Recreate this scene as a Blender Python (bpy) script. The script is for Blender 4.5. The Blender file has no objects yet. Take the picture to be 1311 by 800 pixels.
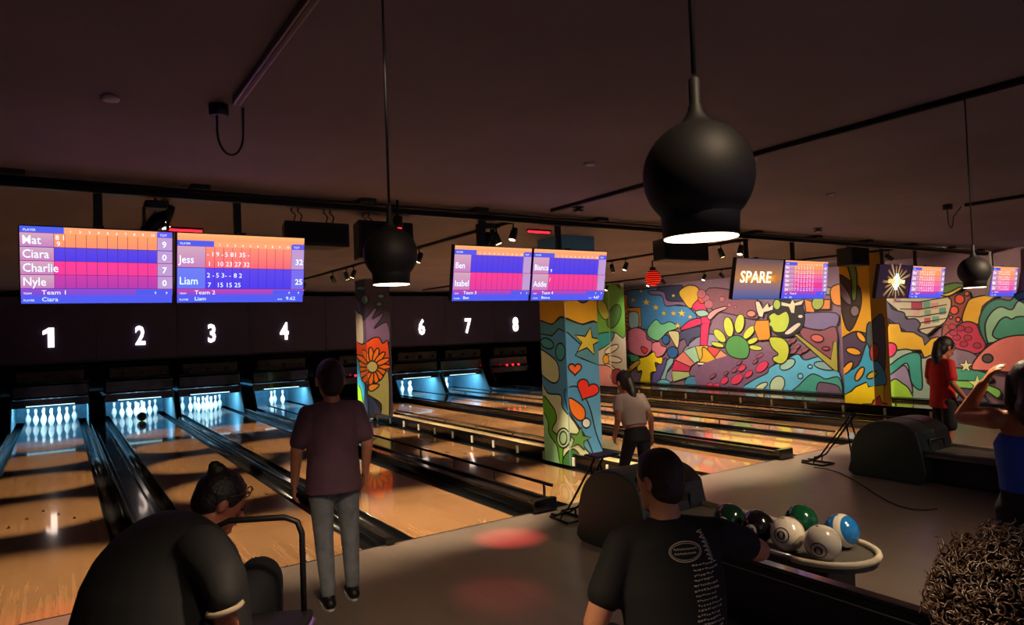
import bpy, bmesh, math, random
from mathutils import Vector, Matrix
from mathutils.bvhtree import BVHTree
random.seed(7)
S = bpy.context.scene
COL = S.collection
R = math.radians

# ------------------------------------------------------------------ camera
FPX, YAW, PITCH, ROLL, CAMH = 871.83, R(33.6726), R(1.5455), R(-2.06), 1.8039
cf = Vector((math.sin(YAW)*math.cos(PITCH), math.cos(YAW)*math.cos(PITCH), math.sin(PITCH)))
cr0 = Vector((math.cos(YAW), -math.sin(YAW), 0)); cu0 = cr0.cross(cf)
cr = math.cos(ROLL)*cr0 + math.sin(ROLL)*cu0
cu = -math.sin(ROLL)*cr0 + math.cos(ROLL)*cu0
CAM = Vector((0, 0, CAMH))
cd = bpy.data.cameras.new('camera'); cam = bpy.data.objects.new('camera', cd); COL.objects.link(cam)
cam.matrix_world = Matrix(((cr.x, cu.x, -cf.x, CAM.x), (cr.y, cu.y, -cf.y, CAM.y), (cr.z, cu.z, -cf.z, CAM.z), (0, 0, 0, 1)))
cd.sensor_width = 36; cd.lens = FPX*36/1311; cd.clip_start = .05; cd.clip_end = 100
S.camera = cam
S.view_settings.view_transform = 'Standard'; S.view_settings.look = 'None'
S.view_settings.gamma = 1; S.view_settings.use_curve_mapping = False
S.view_settings.exposure = 0.0
S.cycles.use_denoising = True
S.cycles.max_bounces = 6; S.cycles.sample_clamp_indirect = 4.0
# ------------------------------------------------------------------ world: dim, even fill of a dark hall
W = bpy.data.worlds.new('world'); S.world = W; W.use_nodes = True
W.node_tree.nodes['Background'].inputs[0].default_value = (.48, .40, .60, 1)
W.node_tree.nodes['Background'].inputs[1].default_value = .36

WARM = (1, .74, .47); CYAN = (.45, .82, 1)
def ray(x, y): return cr*((x-655.5)/FPX) + cu*((400-y)/FPX) + cf
def onX(x, y, X): d = ray(x, y); return CAM + d*(X/d.x)
def onY(x, y, Y): d = ray(x, y); return CAM + d*(Y/d.y)
def onZ(x, y, Z): d = ray(x, y); return CAM + d*((Z-CAMH)/d.z)
def atD(x, y, D): return CAM + ray(x, y)*D

# ------------------------------------------------------------------ materials
MATS = {}
def lin(c):
    if isinstance(c, str):
        c = c.lstrip('#'); c = tuple(int(c[i:i+2], 16)/255 for i in (0, 2, 4))
        return tuple(v/12.92 if v <= .04045 else ((v+.055)/1.055)**2.4 for v in c)
    return tuple(c[:3])
def mat(name, col=(.5, .5, .5), rough=.6, metal=0, emit=0, ecol=None, coat=0, noise=0, nscale=20, spec=None, bump=0):
    if name in MATS: return MATS[name]
    m = bpy.data.materials.new(name); m.use_nodes = True; MATS[name] = m
    nt = m.node_tree; b = nt.nodes['Principled BSDF']; c = lin(col)
    b.inputs['Base Color'].default_value = (*c, 1); b.inputs['Roughness'].default_value = rough
    b.inputs['Metallic'].default_value = metal
    if coat: b.inputs['Coat Weight'].default_value = coat; b.inputs['Coat Roughness'].default_value = .06
    if spec is not None: b.inputs['Specular IOR Level'].default_value = spec
    if emit:
        b.inputs['Emission Color'].default_value = (*lin(ecol or col), 1); b.inputs['Emission Strength'].default_value = emit
    if noise or bump:
        tc = nt.nodes.new('ShaderNodeTexCoord'); n = nt.nodes.new('ShaderNodeTexNoise')
        n.inputs['Scale'].default_value = nscale; n.inputs['Detail'].default_value = 4
        nt.links.new(tc.outputs['Object'], n.inputs['Vector'])
        if noise:
            rp = nt.nodes.new('ShaderNodeValToRGB')
            rp.color_ramp.elements[0].position = .3; rp.color_ramp.elements[1].position = .7
            rp.color_ramp.elements[0].color = (*[v*(1-noise) for v in c], 1)
            rp.color_ramp.elements[1].color = (*[min(1, v*(1+noise)) for v in c], 1)
            nt.links.new(n.outputs['Fac'], rp.inputs['Fac']); nt.links.new(rp.outputs['Color'], b.inputs['Base Color'])
        if bump:
            bp = nt.nodes.new('ShaderNodeBump'); bp.inputs['Strength'].default_value = bump; bp.inputs['Distance'].default_value = .01
            nt.links.new(n.outputs['Fac'], bp.inputs['Height']); nt.links.new(bp.outputs['Normal'], b.inputs['Normal'])
    return m
def wood_mat(name, c1, c2, board=.027, rough=.18, coat=1.0, coatr=.05, gx=1.0, gy=.06):
    """strip-board wood: boards run along object Y, each with its own tint, plus grain"""
    m = bpy.data.materials.new(name); m.use_nodes = True; MATS[name] = m
    nt = m.node_tree; N = nt.nodes.new; L = nt.links.new; b = nt.nodes['Principled BSDF']
    tc = N('ShaderNodeTexCoord'); sp = N('ShaderNodeSeparateXYZ'); L(tc.outputs['Object'], sp.inputs[0])
    dv = N('ShaderNodeMath'); dv.operation = 'DIVIDE'; dv.inputs[1].default_value = board; L(sp.outputs['X'], dv.inputs[0])
    fl = N('ShaderNodeMath'); fl.operation = 'FLOOR'; L(dv.outputs[0], fl.inputs[0])
    ym = N('ShaderNodeMath'); ym.operation = 'MULTIPLY'; ym.inputs[1].default_value = .45; L(sp.outputs['Y'], ym.inputs[0])
    fl2 = N('ShaderNodeMath'); fl2.operation = 'MULTIPLY_ADD'; fl2.inputs[1].default_value = .37; L(fl.outputs[0], fl2.inputs[0]); L(ym.outputs[0], fl2.inputs[2])
    fy = N('ShaderNodeMath'); fy.operation = 'FLOOR'; L(fl2.outputs[0], fy.inputs[0])
    cm = N('ShaderNodeCombineXYZ'); L(fl.outputs[0], cm.inputs[0]); L(fy.outputs[0], cm.inputs[1])
    wn = N('ShaderNodeTexWhiteNoise'); wn.noise_dimensions = '2D'; L(cm.outputs[0], wn.inputs['Vector'])
    mp = N('ShaderNodeMapping'); mp.inputs['Scale'].default_value = (38*gx, 38*gy, 1); L(tc.outputs['Object'], mp.inputs[0])
    ns = N('ShaderNodeTexNoise'); ns.inputs['Scale'].default_value = 1; ns.inputs['Detail'].default_value = 2; L(mp.outputs[0], ns.inputs['Vector'])
    ad = N('ShaderNodeMath'); ad.operation = 'MULTIPLY_ADD'; ad.inputs[1].default_value = .22; L(wn.outputs['Value'], ad.inputs[0])
    h = N('ShaderNodeMath'); h.operation = 'MULTIPLY'; h.inputs[1].default_value = .5; L(ns.outputs['Fac'], h.inputs[0]); L(h.outputs[0], ad.inputs[2])
    rp = N('ShaderNodeValToRGB'); rp.color_ramp.elements[0].position = .12; rp.color_ramp.elements[1].position = .75
    rp.color_ramp.elements[0].color = (*c1, 1); rp.color_ramp.elements[1].color = (*c2, 1); L(ad.outputs[0], rp.inputs[0])
    L(rp.outputs[0], b.inputs['Base Color']); b.inputs['Roughness'].default_value = rough
    b.inputs['Coat Weight'].default_value = coat; b.inputs['Coat Roughness'].default_value = coatr
    return m
def col_emit(name, strength):
    """emissive display: colour comes from the mesh colour attribute (screen content)"""
    m = bpy.data.materials.new(name); m.use_nodes = True; nt = m.node_tree; b = nt.nodes['Principled BSDF']
    a = nt.nodes.new('ShaderNodeVertexColor'); a.layer_name = 'Col'
    b.inputs['Base Color'].default_value = (.01, .01, .01, 1); b.inputs['Roughness'].default_value = .25
    nt.links.new(a.outputs['Color'], b.inputs['Emission Color']); b.inputs['Emission Strength'].default_value = strength
    MATS[name] = m; return m

M_black = mat('black_paint', '#141416', .5)
M_gloss = mat('black_gloss', '#0d0d0f', .18, coat=.6)
M_gutter = mat('gutter_plastic', '#17191c', .22, coat=.5)
M_metal = mat('dark_metal', '#2a2a2e', .35, .8)
M_steel = mat('steel', '#b9b9b9', .25, 1)
M_lane = wood_mat('lane_maple', (.27, .135, .055), (.50, .28, .125))
M_deckwood = wood_mat('pindeck', (.10, .10, .11), (.16, .16, .17), coatr=.03)
M_walk = wood_mat('divider_boards', (.55, .43, .22), (.72, .58, .33), board=.12, rough=.5, coat=.2, coatr=.3)

# ------------------------------------------------------------------ mesh helpers
class B:
    def __init__(s): s.v = []; s.f = []; s.m = []; s.s = []
    def add(s, vs, fs, mi=0, sm=False):
        o = len(s.v); s.v += [tuple(v) for v in vs]
        for f in fs: s.f.append([i+o for i in f]); s.m.append(mi); s.s.append(sm)
        return s
    def box(s, a, b, mi=0, mt=None):
        x0, y0, z0 = a; x1, y1, z1 = b
        vs = [Vector(p) for p in ((x0, y0, z0), (x1, y0, z0), (x1, y1, z0), (x0, y1, z0), (x0, y0, z1), (x1, y0, z1), (x1, y1, z1), (x0, y1, z1))]
        if mt: vs = [mt @ v for v in vs]
        return s.add(vs, [(0, 3, 2, 1), (4, 5, 6, 7), (0, 1, 5, 4), (1, 2, 6, 5), (2, 3, 7, 6), (3, 0, 4, 7)], mi)
    def tube(s, pts, r, n=8, mi=0, closed=False, sm=True):
        pts = [Vector(p) for p in pts]; k = len(pts); rs = r if isinstance(r, (list, tuple)) else [r]*k
        rings = []; prev = None
        for i, p in enumerate(pts):
            a = pts[i-1] if (i > 0 or closed) else p; b = pts[(i+1) % k] if (i < k-1 or closed) else p
            t = (b-a); t = t.normalized() if t.length > 1e-9 else Vector((0, 0, 1))
            if prev is None:
                u = t.cross(Vector((0, 0, 1)))
                if u.length < .1: u = t.cross(Vector((1, 0, 0)))
            else: u = prev - t*prev.dot(t)
            u.normalize(); prev = u; w = t.cross(u)
            rings.append([p + (u*math.cos(2*math.pi*j/n) + w*math.sin(2*math.pi*j/n))*rs[i] for j in range(n)])
        vs = [q for rg in rings for q in rg]; fs = []
        for i in range(k if closed else k-1):
            i2 = (i+1) % k
            for j in range(n): j2 = (j+1) % n; fs.append((i*n+j, i*n+j2, i2*n+j2, i2*n+j))
        s.add(vs, fs, mi, sm)
        if not closed:
            o = len(s.v)-len(vs)
            s.f.append([o+j for j in range(n)][::-1]); s.m.append(mi); s.s.append(False)
            s.f.append([o+(k-1)*n+j for j in range(n)]); s.m.append(mi); s.s.append(False)
        return s
    def lathe(s, prof, n=20, c=(0, 0, 0), mi=0, mt=None, sm=True):
        """prof: list of (radius, z) bottom to top"""
        vs = []; c = Vector(c)
        for r, z in prof:
            for j in range(n):
                a = 2*math.pi*j/n; p = Vector((r*math.cos(a), r*math.sin(a), z))
                vs.append((mt @ p if mt else p) + c)
        fs = [(i*n+j, i*n+(j+1) % n, (i+1)*n+(j+1) % n, (i+1)*n+j) for i in range(len(prof)-1) for j in range(n)]
        fs.append(tuple(range(n))[::-1]); s.add(vs, fs[:-1], mi, sm)
        o = len(s.v)-len(vs); k = len(prof)
        s.f.append([o+j for j in range(n)][::-1]); s.m.append(mi); s.s.append(False)
        s.f.append([o+(k-1)*n+j for j in range(n)]); s.m.append(mi); s.s.append(False)
        return s
    def sphere(s, c, r, n=16, mi=0, sc=(1, 1, 1), mt=None):
        k = n//2; vs = []; c = Vector(c)
        for i in range(k+1):
            th = math.pi*i/k
            for j in range(n):
                a = 2*math.pi*j/n
                p = Vector((r*sc[0]*math.sin(th)*math.cos(a), r*sc[1]*math.sin(th)*math.sin(a), r*sc[2]*math.cos(th)))
                vs.append((mt @ p if mt else p) + c)
        fs = [(i*n+j, (i+1)*n+j, (i+1)*n+(j+1) % n, i*n+(j+1) % n) for i in range(k) for j in range(n)]
        return s.add(vs, fs, mi, True)
    def prism(s, pts, d, mi=0):
        """closed polygon pts (3d) swept by vector d"""
        pts = [Vector(p) for p in pts]; d = Vector(d); n = len(pts)
        s.add(pts + [p+d for p in pts], [tuple(range(n))[::-1], tuple(range(n, 2*n))] + [(i, (i+1) % n, n+(i+1) % n, n+i) for i in range(n)], mi)
        return s
    def build(s, name, mats, parent=None, loc=None):
        me = bpy.data.meshes.new(name); me.from_pydata(s.v, [], s.f)
        if not isinstance(mats, (list, tuple)): mats = [mats]
        for m in mats: me.materials.append(m)
        me.polygons.foreach_set('material_index', s.m); me.polygons.foreach_set('use_smooth', s.s); me.update()
        return link(name, me, parent, loc)
def fixn(o):
    bm = bmesh.new(); bm.from_mesh(o.data); bmesh.ops.recalc_face_normals(bm, faces=bm.faces); bm.to_mesh(o.data); bm.free(); return o
def link(name, me, parent=None, loc=None):
    o = bpy.data.objects.new(name, me); COL.objects.link(o)
    if parent: o.parent = parent
    if loc: o.location = loc
    return o
def tag(o, label=None, cat=None, group=None, kind=None):
    if label: o['label'] = label
    if cat: o['category'] = cat
    if group: o['group'] = group
    if kind: o['kind'] = kind
    return o
def thing(name, label, cat, loc=(0, 0, 0), rz=0, group=None):
    o = bpy.data.objects.new(name, None); COL.objects.link(o); o.location = loc; o.rotation_euler = (0, 0, rz)
    o.empty_display_size = .1
    return tag(o, label, cat, group)
def clone(o, parent=None):
    c = o.copy(); COL.objects.link(c)
    if parent: c.parent = parent
    for ch in [x for x in o.children]: clone(ch, c)
    return c
def bevel(o, w=.01, seg=2):
    m = o.modifiers.new('bevel', 'BEVEL'); m.width = w; m.segments = seg; m.limit_method = 'ANGLE'; return o
TXT = bpy.data.scenes.new('text_tmp'); TCACHE = {}
def text_mesh(txt, size, offset=0, depth=0, align='LEFT', sx=1.0):
    key = (txt, round(offset/size, 3), round(depth/size, 3), align)
    if key not in TCACHE:
        cu_ = bpy.data.curves.new('t', 'FONT'); cu_.body = txt; cu_.size = 1; cu_.offset = key[1]; cu_.extrude = key[2]
        cu_.align_x = align; cu_.resolution_u = 2
        o = bpy.data.objects.new('t', cu_); TXT.collection.objects.link(o); vl = TXT.view_layers[0]; vl.update(); dg = vl.depsgraph; dg.update()
        me = bpy.data.meshes.new_from_object(o.evaluated_get(dg)); TCACHE[key] = ([tuple(v.co) for v in me.vertices], [list(f.vertices) for f in me.polygons])
        bpy.data.objects.remove(o); bpy.data.curves.remove(cu_); bpy.data.meshes.remove(me)
    vs, fs = TCACHE[key]
    return [(v[0]*size*sx, v[1]*size, v[2]*size) for v in vs], fs
def spot(name, loc, target, power, col, size, blend, parent=None, radius=.04):
    l = bpy.data.lights.new(name, 'SPOT'); l.energy = power; l.color = col; l.spot_size = R(size); l.spot_blend = blend; l.shadow_soft_size = radius
    o = bpy.data.objects.new(name, l); COL.objects.link(o)
    d = Vector(target)-Vector(loc); q = d.to_track_quat('-Z', 'Y')
    if parent:
        o.parent = parent; o.location = Vector(loc)-parent.location
    else: o.location = loc
    o.rotation_mode = 'QUATERNION'; o.rotation_quaternion = q
    return o
def area(name, loc, direction, sx, sy, power, col, parent=None, spread=180):
    l = bpy.data.lights.new(name, 'AREA'); l.shape = 'RECTANGLE'; l.size = sx; l.size_y = sy; l.energy = power; l.color = col; l.spread = R(spread)
    o = bpy.data.objects.new(name, l); COL.objects.link(o)
    o.rotation_mode = 'QUATERNION'; o.rotation_quaternion = Vector(direction).to_track_quat('-Z', 'Y')
    if parent: o.parent = parent; o.location = Vector(loc)-parent.location
    else: o.location = loc
    return o
NUMW = ['one', 'two', 'three', 'four', 'five', 'six', 'seven', 'eight', 'nine']
# ------------------------------------------------------------------ layout (metres)
YF, YM, YP = 5.577, 18.0, 19.34           # foul line, masking plane, middle of the pin rack
LX = [-.173, 1.575, 3.123, 4.871, 7.052, 8.800, 10.349, 12.097, 14.278]
HALF, GUT = .533, .20
H = 3.05
XL, XR = -1.2, 15.25
YB = 21.0
# ================================================================== SETTING
def fl_mat():
    m = wood_mat('approach_laminate', (.14, .112, .092), (.195, .158, .13), board=.12, rough=.32, coat=.35, coatr=.22, gy=.03)
    return m
fl = B().box((XL-.2, -3, -.2), (XR+.2, YF, 0)).build('floor', fl_mat()); tag(fl, kind='structure')
sub = B().box((XL-.2, YF, -.3), (XR+.2, YB+.2, -.12)).build('floor_lane_pit', mat('pit', '#0c0b0b', .8)); tag(sub, kind='structure')
M_ceil = mat('ceiling_paint', (.17, .138, .175), .8, noise=.18, nscale=.7)
ce = B().box((XL-.2, -3, H), (XR+.2, YB+.2, H+.15)).build('ceiling', M_ceil); tag(ce, kind='structure')
M_dwall = mat('dark_wall', '#2a2430', .8, noise=.1, nscale=2)
tag(B().box((XL-.2, -3, 0), (XL, YB+.2, H)).build('wall_left', M_dwall), kind='structure')
tag(B().box((XL, YB, -.12), (XR, YB+.2, H)).build('wall_back', mat('back_wall', '#131018', .85)), kind='structure')
M_mural_base = mat('mural_base', '#7d5f72', .65, noise=.08, nscale=3)
wall_r = B().box((XR, -3, -.12), (XR+.2, YB+.2, H)).build('wall_right', M_mural_base); tag(wall_r, kind='structure')
tag(B().box((XL, YF-.012, .0005), (XR, YF+.0, .003)).build('trim_1', mat('foul_line', '#1a1512', .4)), kind='structure')

# ================================================================== LANES
gut_prof = [(-GUT/2, .0), (-GUT/2+.012, .0)] + [(-(GUT/2-.012)*math.cos(math.pi*i/8), -.085*math.sin(math.pi*i/8)) for i in range(9)] + [(GUT/2-.012, 0), (GUT/2, 0)]
def gutter(x, parent):
    b = B(); y0, y1 = YF, YP+1.2; k = len(gut_prof)
    vs = [(x+a, y0, z) for a, z in gut_prof] + [(x+a, y1, z) for a, z in gut_prof]
    vs += [(x-GUT/2, y0, -.11), (x+GUT/2, y0, -.11), (x-GUT/2, y1, -.11), (x+GUT/2, y1, -.11)]
    fs = [(i, i+1, k+i+1, k+i) for i in range(k-1)]
    fs += [tuple([2*k] + list(range(k)) + [2*k+1])[::-1], tuple([2*k+2] + list(range(k, 2*k)) + [2*k+3])]
    b.add(vs, fs[:k-1], 0, True); b.f += [list(f) for f in fs[k-1:]]; b.m += [0, 0]; b.s += [False, False]
    return b.build('gutter', M_gutter, parent)
M_mark = mat('lane_marking', '#3a1d0c', .3, coat=.8)
lane_words = ['one', 'two', 'three', 'four', 'five', 'six', 'seven', 'eight', 'nine']
lane_desc = ['polished maple bowling lane nearest the left wall, leading to illuminated number one',
             'polished maple bowling lane leading to illuminated number two', 'polished maple bowling lane leading to illuminated number three',
             'polished maple bowling lane behind the standing man, leading to illuminated number four',
             'polished maple bowling lane just right of the painted columns with hearts and flower',
             'polished maple bowling lane leading to illuminated number six', 'polished maple bowling lane leading to illuminated number seven',
             'polished maple bowling lane leading to illuminated number eight', 'polished maple bowling lane running along the foot of the mural wall']
for i, x in enumerate(LX):
    t = thing('bowling_lane', lane_desc[i], 'lane', (x, YF, 0), group='bowling lanes')
    def rel(b, nm, m): o = b.build(nm, m); o.parent = t; o.location = (-x, -YF, 0); return o
    rel(B().box((x-HALF, YF, -.1), (x+HALF, YP-.75, 0)), 'lane_bed', M_lane)
    rel(B().box((x-HALF, YP-.75, -.1), (x+HALF, YP+1.2, 0)), 'pin_deck', M_deckwood)
    for s in (-1, 1):
        g = gutter(x+s*(HALF+GUT/2), t); g.location = (-x, -YF, 0)
    for k in range(-3, 4):   # aiming arrows
        ax = x+k*.14; ay = YF+3.6-abs(k)*.3
        rel(B().prism([(ax-.02, ay, .0006), (ax+.02, ay, .0006), (ax, ay+.14, .0006)], (0, 0, .0008)), 'aiming_arrow', M_mark)
# centre cappings: wide ones carry the ball track, narrow ones only divide two gutters
caps = []
for i in range(8):
    a, b_ = LX[i]+HALF+GUT, LX[i+1]-HALF-GUT
    caps.append((a, b_))
capnames = ['between the lanes numbered one and two', 'between the lanes numbered two and three', 'between the lanes numbered three and four with raised box end', 'x',
            'between the fifth lane and lane six', 'between the lanes numbered six and seven', 'between the lanes numbered seven and eight']
M_cap = mat('capping', '#1b1a1a', .2, coat=.7, noise=.1, nscale=6)
M_cover = mat('track_cover', '#2a211a', .22, coat=.6, noise=.2, nscale=5)
for i, nm in enumerate(capnames):
    if i == 3: continue
    a, b_ = caps[i]; w = b_-a
    t = thing('lane_capping', 'glossy black capping strip '+nm, 'capping', ((a+b_)/2, YF, 0), group='cappings between lanes'); cx = (a+b_)/2
    if w > .2:
        B().box((-w/2, 0, -.11), (w/2, 12.9, .075)).build('track_cover', M_cover if i != 2 else M_cap, t)
        for s in (-1, 1):
            bevel(B().box((s*(w/2-.03)-.028, .02, .075), (s*(w/2-.03)+.028, 12.9, .105)).build('edge_rail', M_gloss, t), .008)
        bevel(B().box((-w/2, -.06, .0), (w/2, .02, .125)).build('end_cap', M_gloss, t), .01)
        for yy in (1.6, 2.0, 3.6, 5.4, 8.0):
            B().lathe([(.018, .0755), (.018, .079), (.012, .081)], 10, (-.05, yy, 0)).build('screw_cover', M_steel, t)
    else:
        B().box((-w/2, 0, -.11), (w/2, 12.9, .03)).build('divider', M_gloss, t)
        bevel(B().box((-w/2+.005, .02, .03), (w/2-.005, 12.9, .055)).build('edge_rail', M_cap, t), .006)
        bevel(B().box((-w/2, -.04, .0), (w/2, .02, .06)).build('end_cap', M_gloss, t), .008)
# light board walkways carrying the painted columns
for k, (a, b_) in enumerate((caps[3], caps[7])):
    tag(B().box((a, YF+.0, -.11), (b_, YP+.6, .012)).build('divider_walkway', M_walk), ['pale board strip under the painted columns beside lane four', 'pale board strip under the painted columns near the mural wall'][k], 'walkway', 'walkways with columns')
# outer cappings
tag(B().box((XL+.01, YF, -.11), (LX[0]-HALF-GUT, YP+1.2, .05)).build('side_capping', M_gloss), 'black capping along the left wall beside lane one', 'capping')
tag(B().box((LX[8]+HALF+GUT, YF-1.2, -.11), (XR-.09, YP+.6, .06)).build('side_capping', M_gloss), 'black capping strip along the foot of the mural wall', 'capping')

# bumper rails
def bumper(x, y0, y1, zr, label, posts='#2a2a2c', panel=False, step=.62):
    t = thing('bumper_rail', label, 'rail', (x, y0, 0), group='bumper rails beside the lanes')
    L = y1-y0
    bevel(B().box((-.014, 0, zr-.02), (.014, L, zr+.015)).build('rail', M_gloss, t), .006, 1)
    if panel: B().box((-.02, 0, -.02), (.012, L, zr-.02)).build('side_board', M_gloss, t)
    pm = mat('post_'+posts, posts, .4); k = int(L/step); base = None
    for i in range(k+1):
        y = .15+i*step
        if y > L-.05: break
        if base is None:
            base = (B().box((-.034, -.02, .01), (-.02, .02, zr-.03)) if panel else B().box((-.012, -.012, -.04), (.006, .012, zr-.01))).build('post', pm, t, (0, y, 0))
        else:
            o = base.copy(); COL.objects.link(o); o.location = (0, y, 0)
    return t
bumper(LX[3]-HALF-.02, YF+.25, YP-1.6, .16, 'thin black bumper rail on posts along left edge of lane four', posts='#232326', step=1.0)
bumper(LX[3]+HALF+GUT-.0, YF-.0, 13.9, .15, 'black bumper rail with white brackets between lane four and the hearts column', posts='#e8e2d0', panel=True, step=.66)
bumper(LX[4]-HALF-GUT+.02, YF+.3, YP-1.6, .10, 'low black bumper rail on the right of the pale board strip', posts='#232326', step=1.2)
bumper(LX[6]-HALF-GUT+.03, YF+.3, YP-1.5, .13, 'black bumper rail along the left edge of lane seven', posts='#777777', step=1.0)
bumper(LX[7]+HALF+.06, YF+.2, YP-1.5, .16, 'black bumper rail with pale brackets in front of the striped yellow column', posts='#b9b39c', panel=True, step=.8)
bumper(LX[7]-HALF-.05, YF+.2, YP-1.5, .14, 'black bumper rail with pale brackets along the left edge of lane eight', posts='#b9b39c', step=.8)
bumper(LX[8]-HALF-.10, YF+.3, YP-1.5, .16, 'black bumper rail along the left edge of the mural lane', posts='#777777', step=1.0)

# ================================================================== MASKING UNITS WITH LANE NUMBERS
M_mask = mat('masking_board', '#322d58', .6, noise=.08, nscale=3)
M_num = mat('number_glow', '#fff4ea', .5, emit=2.6, ecol='#ffe6d6')
edges = [XL] + [(LX[i]+LX[i+1])/2 for i in range(8)] + [XR]
for i, x in enumerate(LX):
    t = thing('masking_panel', ('black masking board above the pins with illuminated number '+NUMW[i]) if i not in (4, 8) else ['black masking board hidden partly behind the flower column', 'black masking board beside the mural corner'][i == 8], 'panel', (x, YM, 1.47), group='masking boards')
    bevel(B().box((edges[i]-x+.003, 0, 0), (edges[i+1]-x-.003, .06, 1.45)).build('board', M_mask, t), .004, 1)
    B().box((edges[i]-x+.003, -.012, -.03), (edges[i+1]-x-.003, .04, .015)).build('bottom_trim', M_metal, t)
    if i == 0: B().prism([(-.03, -.02, .335), (.085, -.02, .335), (.085, -.02, .765), (-.01, -.02, .765), (-.12, -.02, .695), (-.12, -.02, .61), (-.03, -.02, .65)], (0, .012, 0)).build('lane_number', M_num, t); continue
    vs, fs = text_mesh(str(i+1), .60, offset=.017, depth=.012, align='CENTER', sx=.70)
    vs = [(v[0], -.02-v[2], v[1]+.335) for v in vs]
    B().add(vs, fs).build('lane_number', M_num, t)

# ================================================================== PINSETTERS
M_kick = mat('kickback_lit', '#4f7f96', .5, noise=.1, nscale=4)  # lit decks only: blue deck light put into the kickback colour
M_kickd = mat('kickback_unlit', '#17171a', .5)  # unlit copy for kickbacks and curtain, darkness of the deck put into the colour
M_curt = mat('pit_curtain', '#2f6684', .7, noise=.25, nscale=6)  # curtain on lit decks, blue deck light put into its colour
M_tube = mat('deck_tube', '#e6faff', .4, emit=1.6, ecol='#bfeeff')
M_redled = mat('red_led', '#ff2030', .4, emit=5, ecol='#ff1828')
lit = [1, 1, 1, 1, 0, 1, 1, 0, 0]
for i, x in enumerate(LX):
    t = thing('pinsetter', ['pinsetter with blue lit pin deck below number one', 'pinsetter with blue lit pin deck below number two', 'pinsetter with blue lit pin deck below number three', 'pinsetter with blue lit deck and three pins below number four', 'dark pinsetter with red lamp behind the standing man', 'pinsetter with blue lit deck below number six beside the flower column', 'pinsetter with blue lit deck below number seven', 'unlit pinsetter with red lamps below number eight', 'unlit pinsetter hidden behind the hearts column'][i], 'machine', (x, YM, 0), group='pinsetters')
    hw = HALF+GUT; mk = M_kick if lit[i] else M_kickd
    for s in (-1, 1):
        xx = s*(hw-.013)
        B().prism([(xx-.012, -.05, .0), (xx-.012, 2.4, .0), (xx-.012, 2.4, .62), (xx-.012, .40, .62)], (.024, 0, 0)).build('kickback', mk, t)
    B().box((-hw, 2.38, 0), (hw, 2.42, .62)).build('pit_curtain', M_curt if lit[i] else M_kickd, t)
    # machine front: light shield, housings, glinting beams
    B().box((-hw, .40, .49), (hw, .45, .66)).build('sweep_bar', M_gloss, t)
    bevel(B().box((-hw, .45, .66), (hw, 2.4, 1.0)).build('machine_cover', M_gloss, t), .05)
    bevel(B().box((-hw+.1, .30, 1.04), (hw-.1, .9, 1.3)).build('drive_housing', M_black, t), .03)
    B().tube([(-hw, .3, 1.02), (hw, .3, 1.02)], .018, 8).build('cross_beam', M_metal, t)
    B().tube([(-hw, .25, 1.36), (hw, .25, 1.36)], .012, 8).build('cross_beam', M_metal, t)
    for k in range(3):
        cx = -.45+.42*k+.1*(i % 2)
        B().lathe([(.05, 0), (.05, .03), (.03, .06)], 12, (cx, .28, 1.12), mt=Matrix.Rotation(R(90), 3, 'X')).build('pulley', M_metal, t)
    if lit[i]:
        B().tube([(-.45, .385, .52), (.45, .385, .52)], .010, 8).build('deck_lamp', M_tube, t)
        o = area('deck_light', (x, YM+.58, .60), (0, .55, -1), 1.2, .2, 44, CYAN); o.parent = t; o.location = (0, .72, .60)
    else:
        for k in range(3 if i == 7 else 1):
            B().lathe([(.03, 0), (.03, .03), (.015, .045)], 10, (-.2+.22*k, .26, .72), mt=Matrix.Rotation(R(90), 3, 'X')).build('red_lamp', M_redled, t)
# pins
pin_prof = [(.0257, 0), (.029, .01), (.0398, .045), (.0535, .085), (.0605, .115), (.0585, .15), (.0465, .19), (.0302, .227), (.0232, .254), (.0238, .285), (.0290, .318), (.0324, .343), (.0300, .364), (.0200, .377), (.004, .381)]
M_pin = mat('pin_white', '#f4f4f2', .25, coat=.5); M_pinred = mat('pin_red', '#b3222a', .3)
pm = B().lathe(pin_prof, 14).build('bowling_pin', M_pin).data
sb = B(); sb.lathe([(.0285, .236), (.0272, .240), (.0262, .245), (.0270, .2455)], 14); sb.lathe([(.0238, .262), (.0240, .272), (.0246, .272)], 14)
stripe = sb.build('stripe', M_pinred); stripe_me = stripe.data
bpy.data.objects.remove(stripe); bpy.data.objects.remove([o for o in COL.objects if o.data == pm][0])
rack = [(0, -.40)] + [(a, -.136) for a in (-.1525, .1525)] + [(a, .128) for a in (-.305, 0, .305)] + [(a, .392) for a in (-.4575, -.1525, .1525, .4575)]
PINPOS = ['front pin', 'second row left', 'second row right', 'third row left', 'third row middle', 'third row right', 'back row far left', 'back row inner left', 'back row inner right', 'back row far right']
def put_pins(i, sel, label):
    for k in sel:
        a, b_ = rack[k]
        t = tag(link('bowling_pin', pm, None, (LX[i]+a, YP+b_, 0)), label+', '+PINPOS[k], 'bowling pin', 'pins on lane %d' % (i+1))
        t.rotation_euler[2] = random.random()*6
        link('stripe', stripe_me, t)
put_pins(0, range(10), 'white bowling pin below number one')
put_pins(1, range(10), 'white bowling pin facing the rolling ball below number two')
put_pins(2, range(10), 'white bowling pin in the full rack below number three')
put_pins(3, (4, 5, 8), 'white bowling pin left standing below number four')
put_pins(5, (0, 2, 4), 'white bowling pin left standing below number six')
put_pins(6, (3, 1, 4), 'white bowling pin left standing below number seven')
tag(B().sphere((0, 0, 0), .108, 24).build('bowling_ball', M_gloss, None, (LX[1]+.02, YP-1.1, .108)), 'black bowling ball rolling towards the pins below number two', 'bowling ball')
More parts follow.
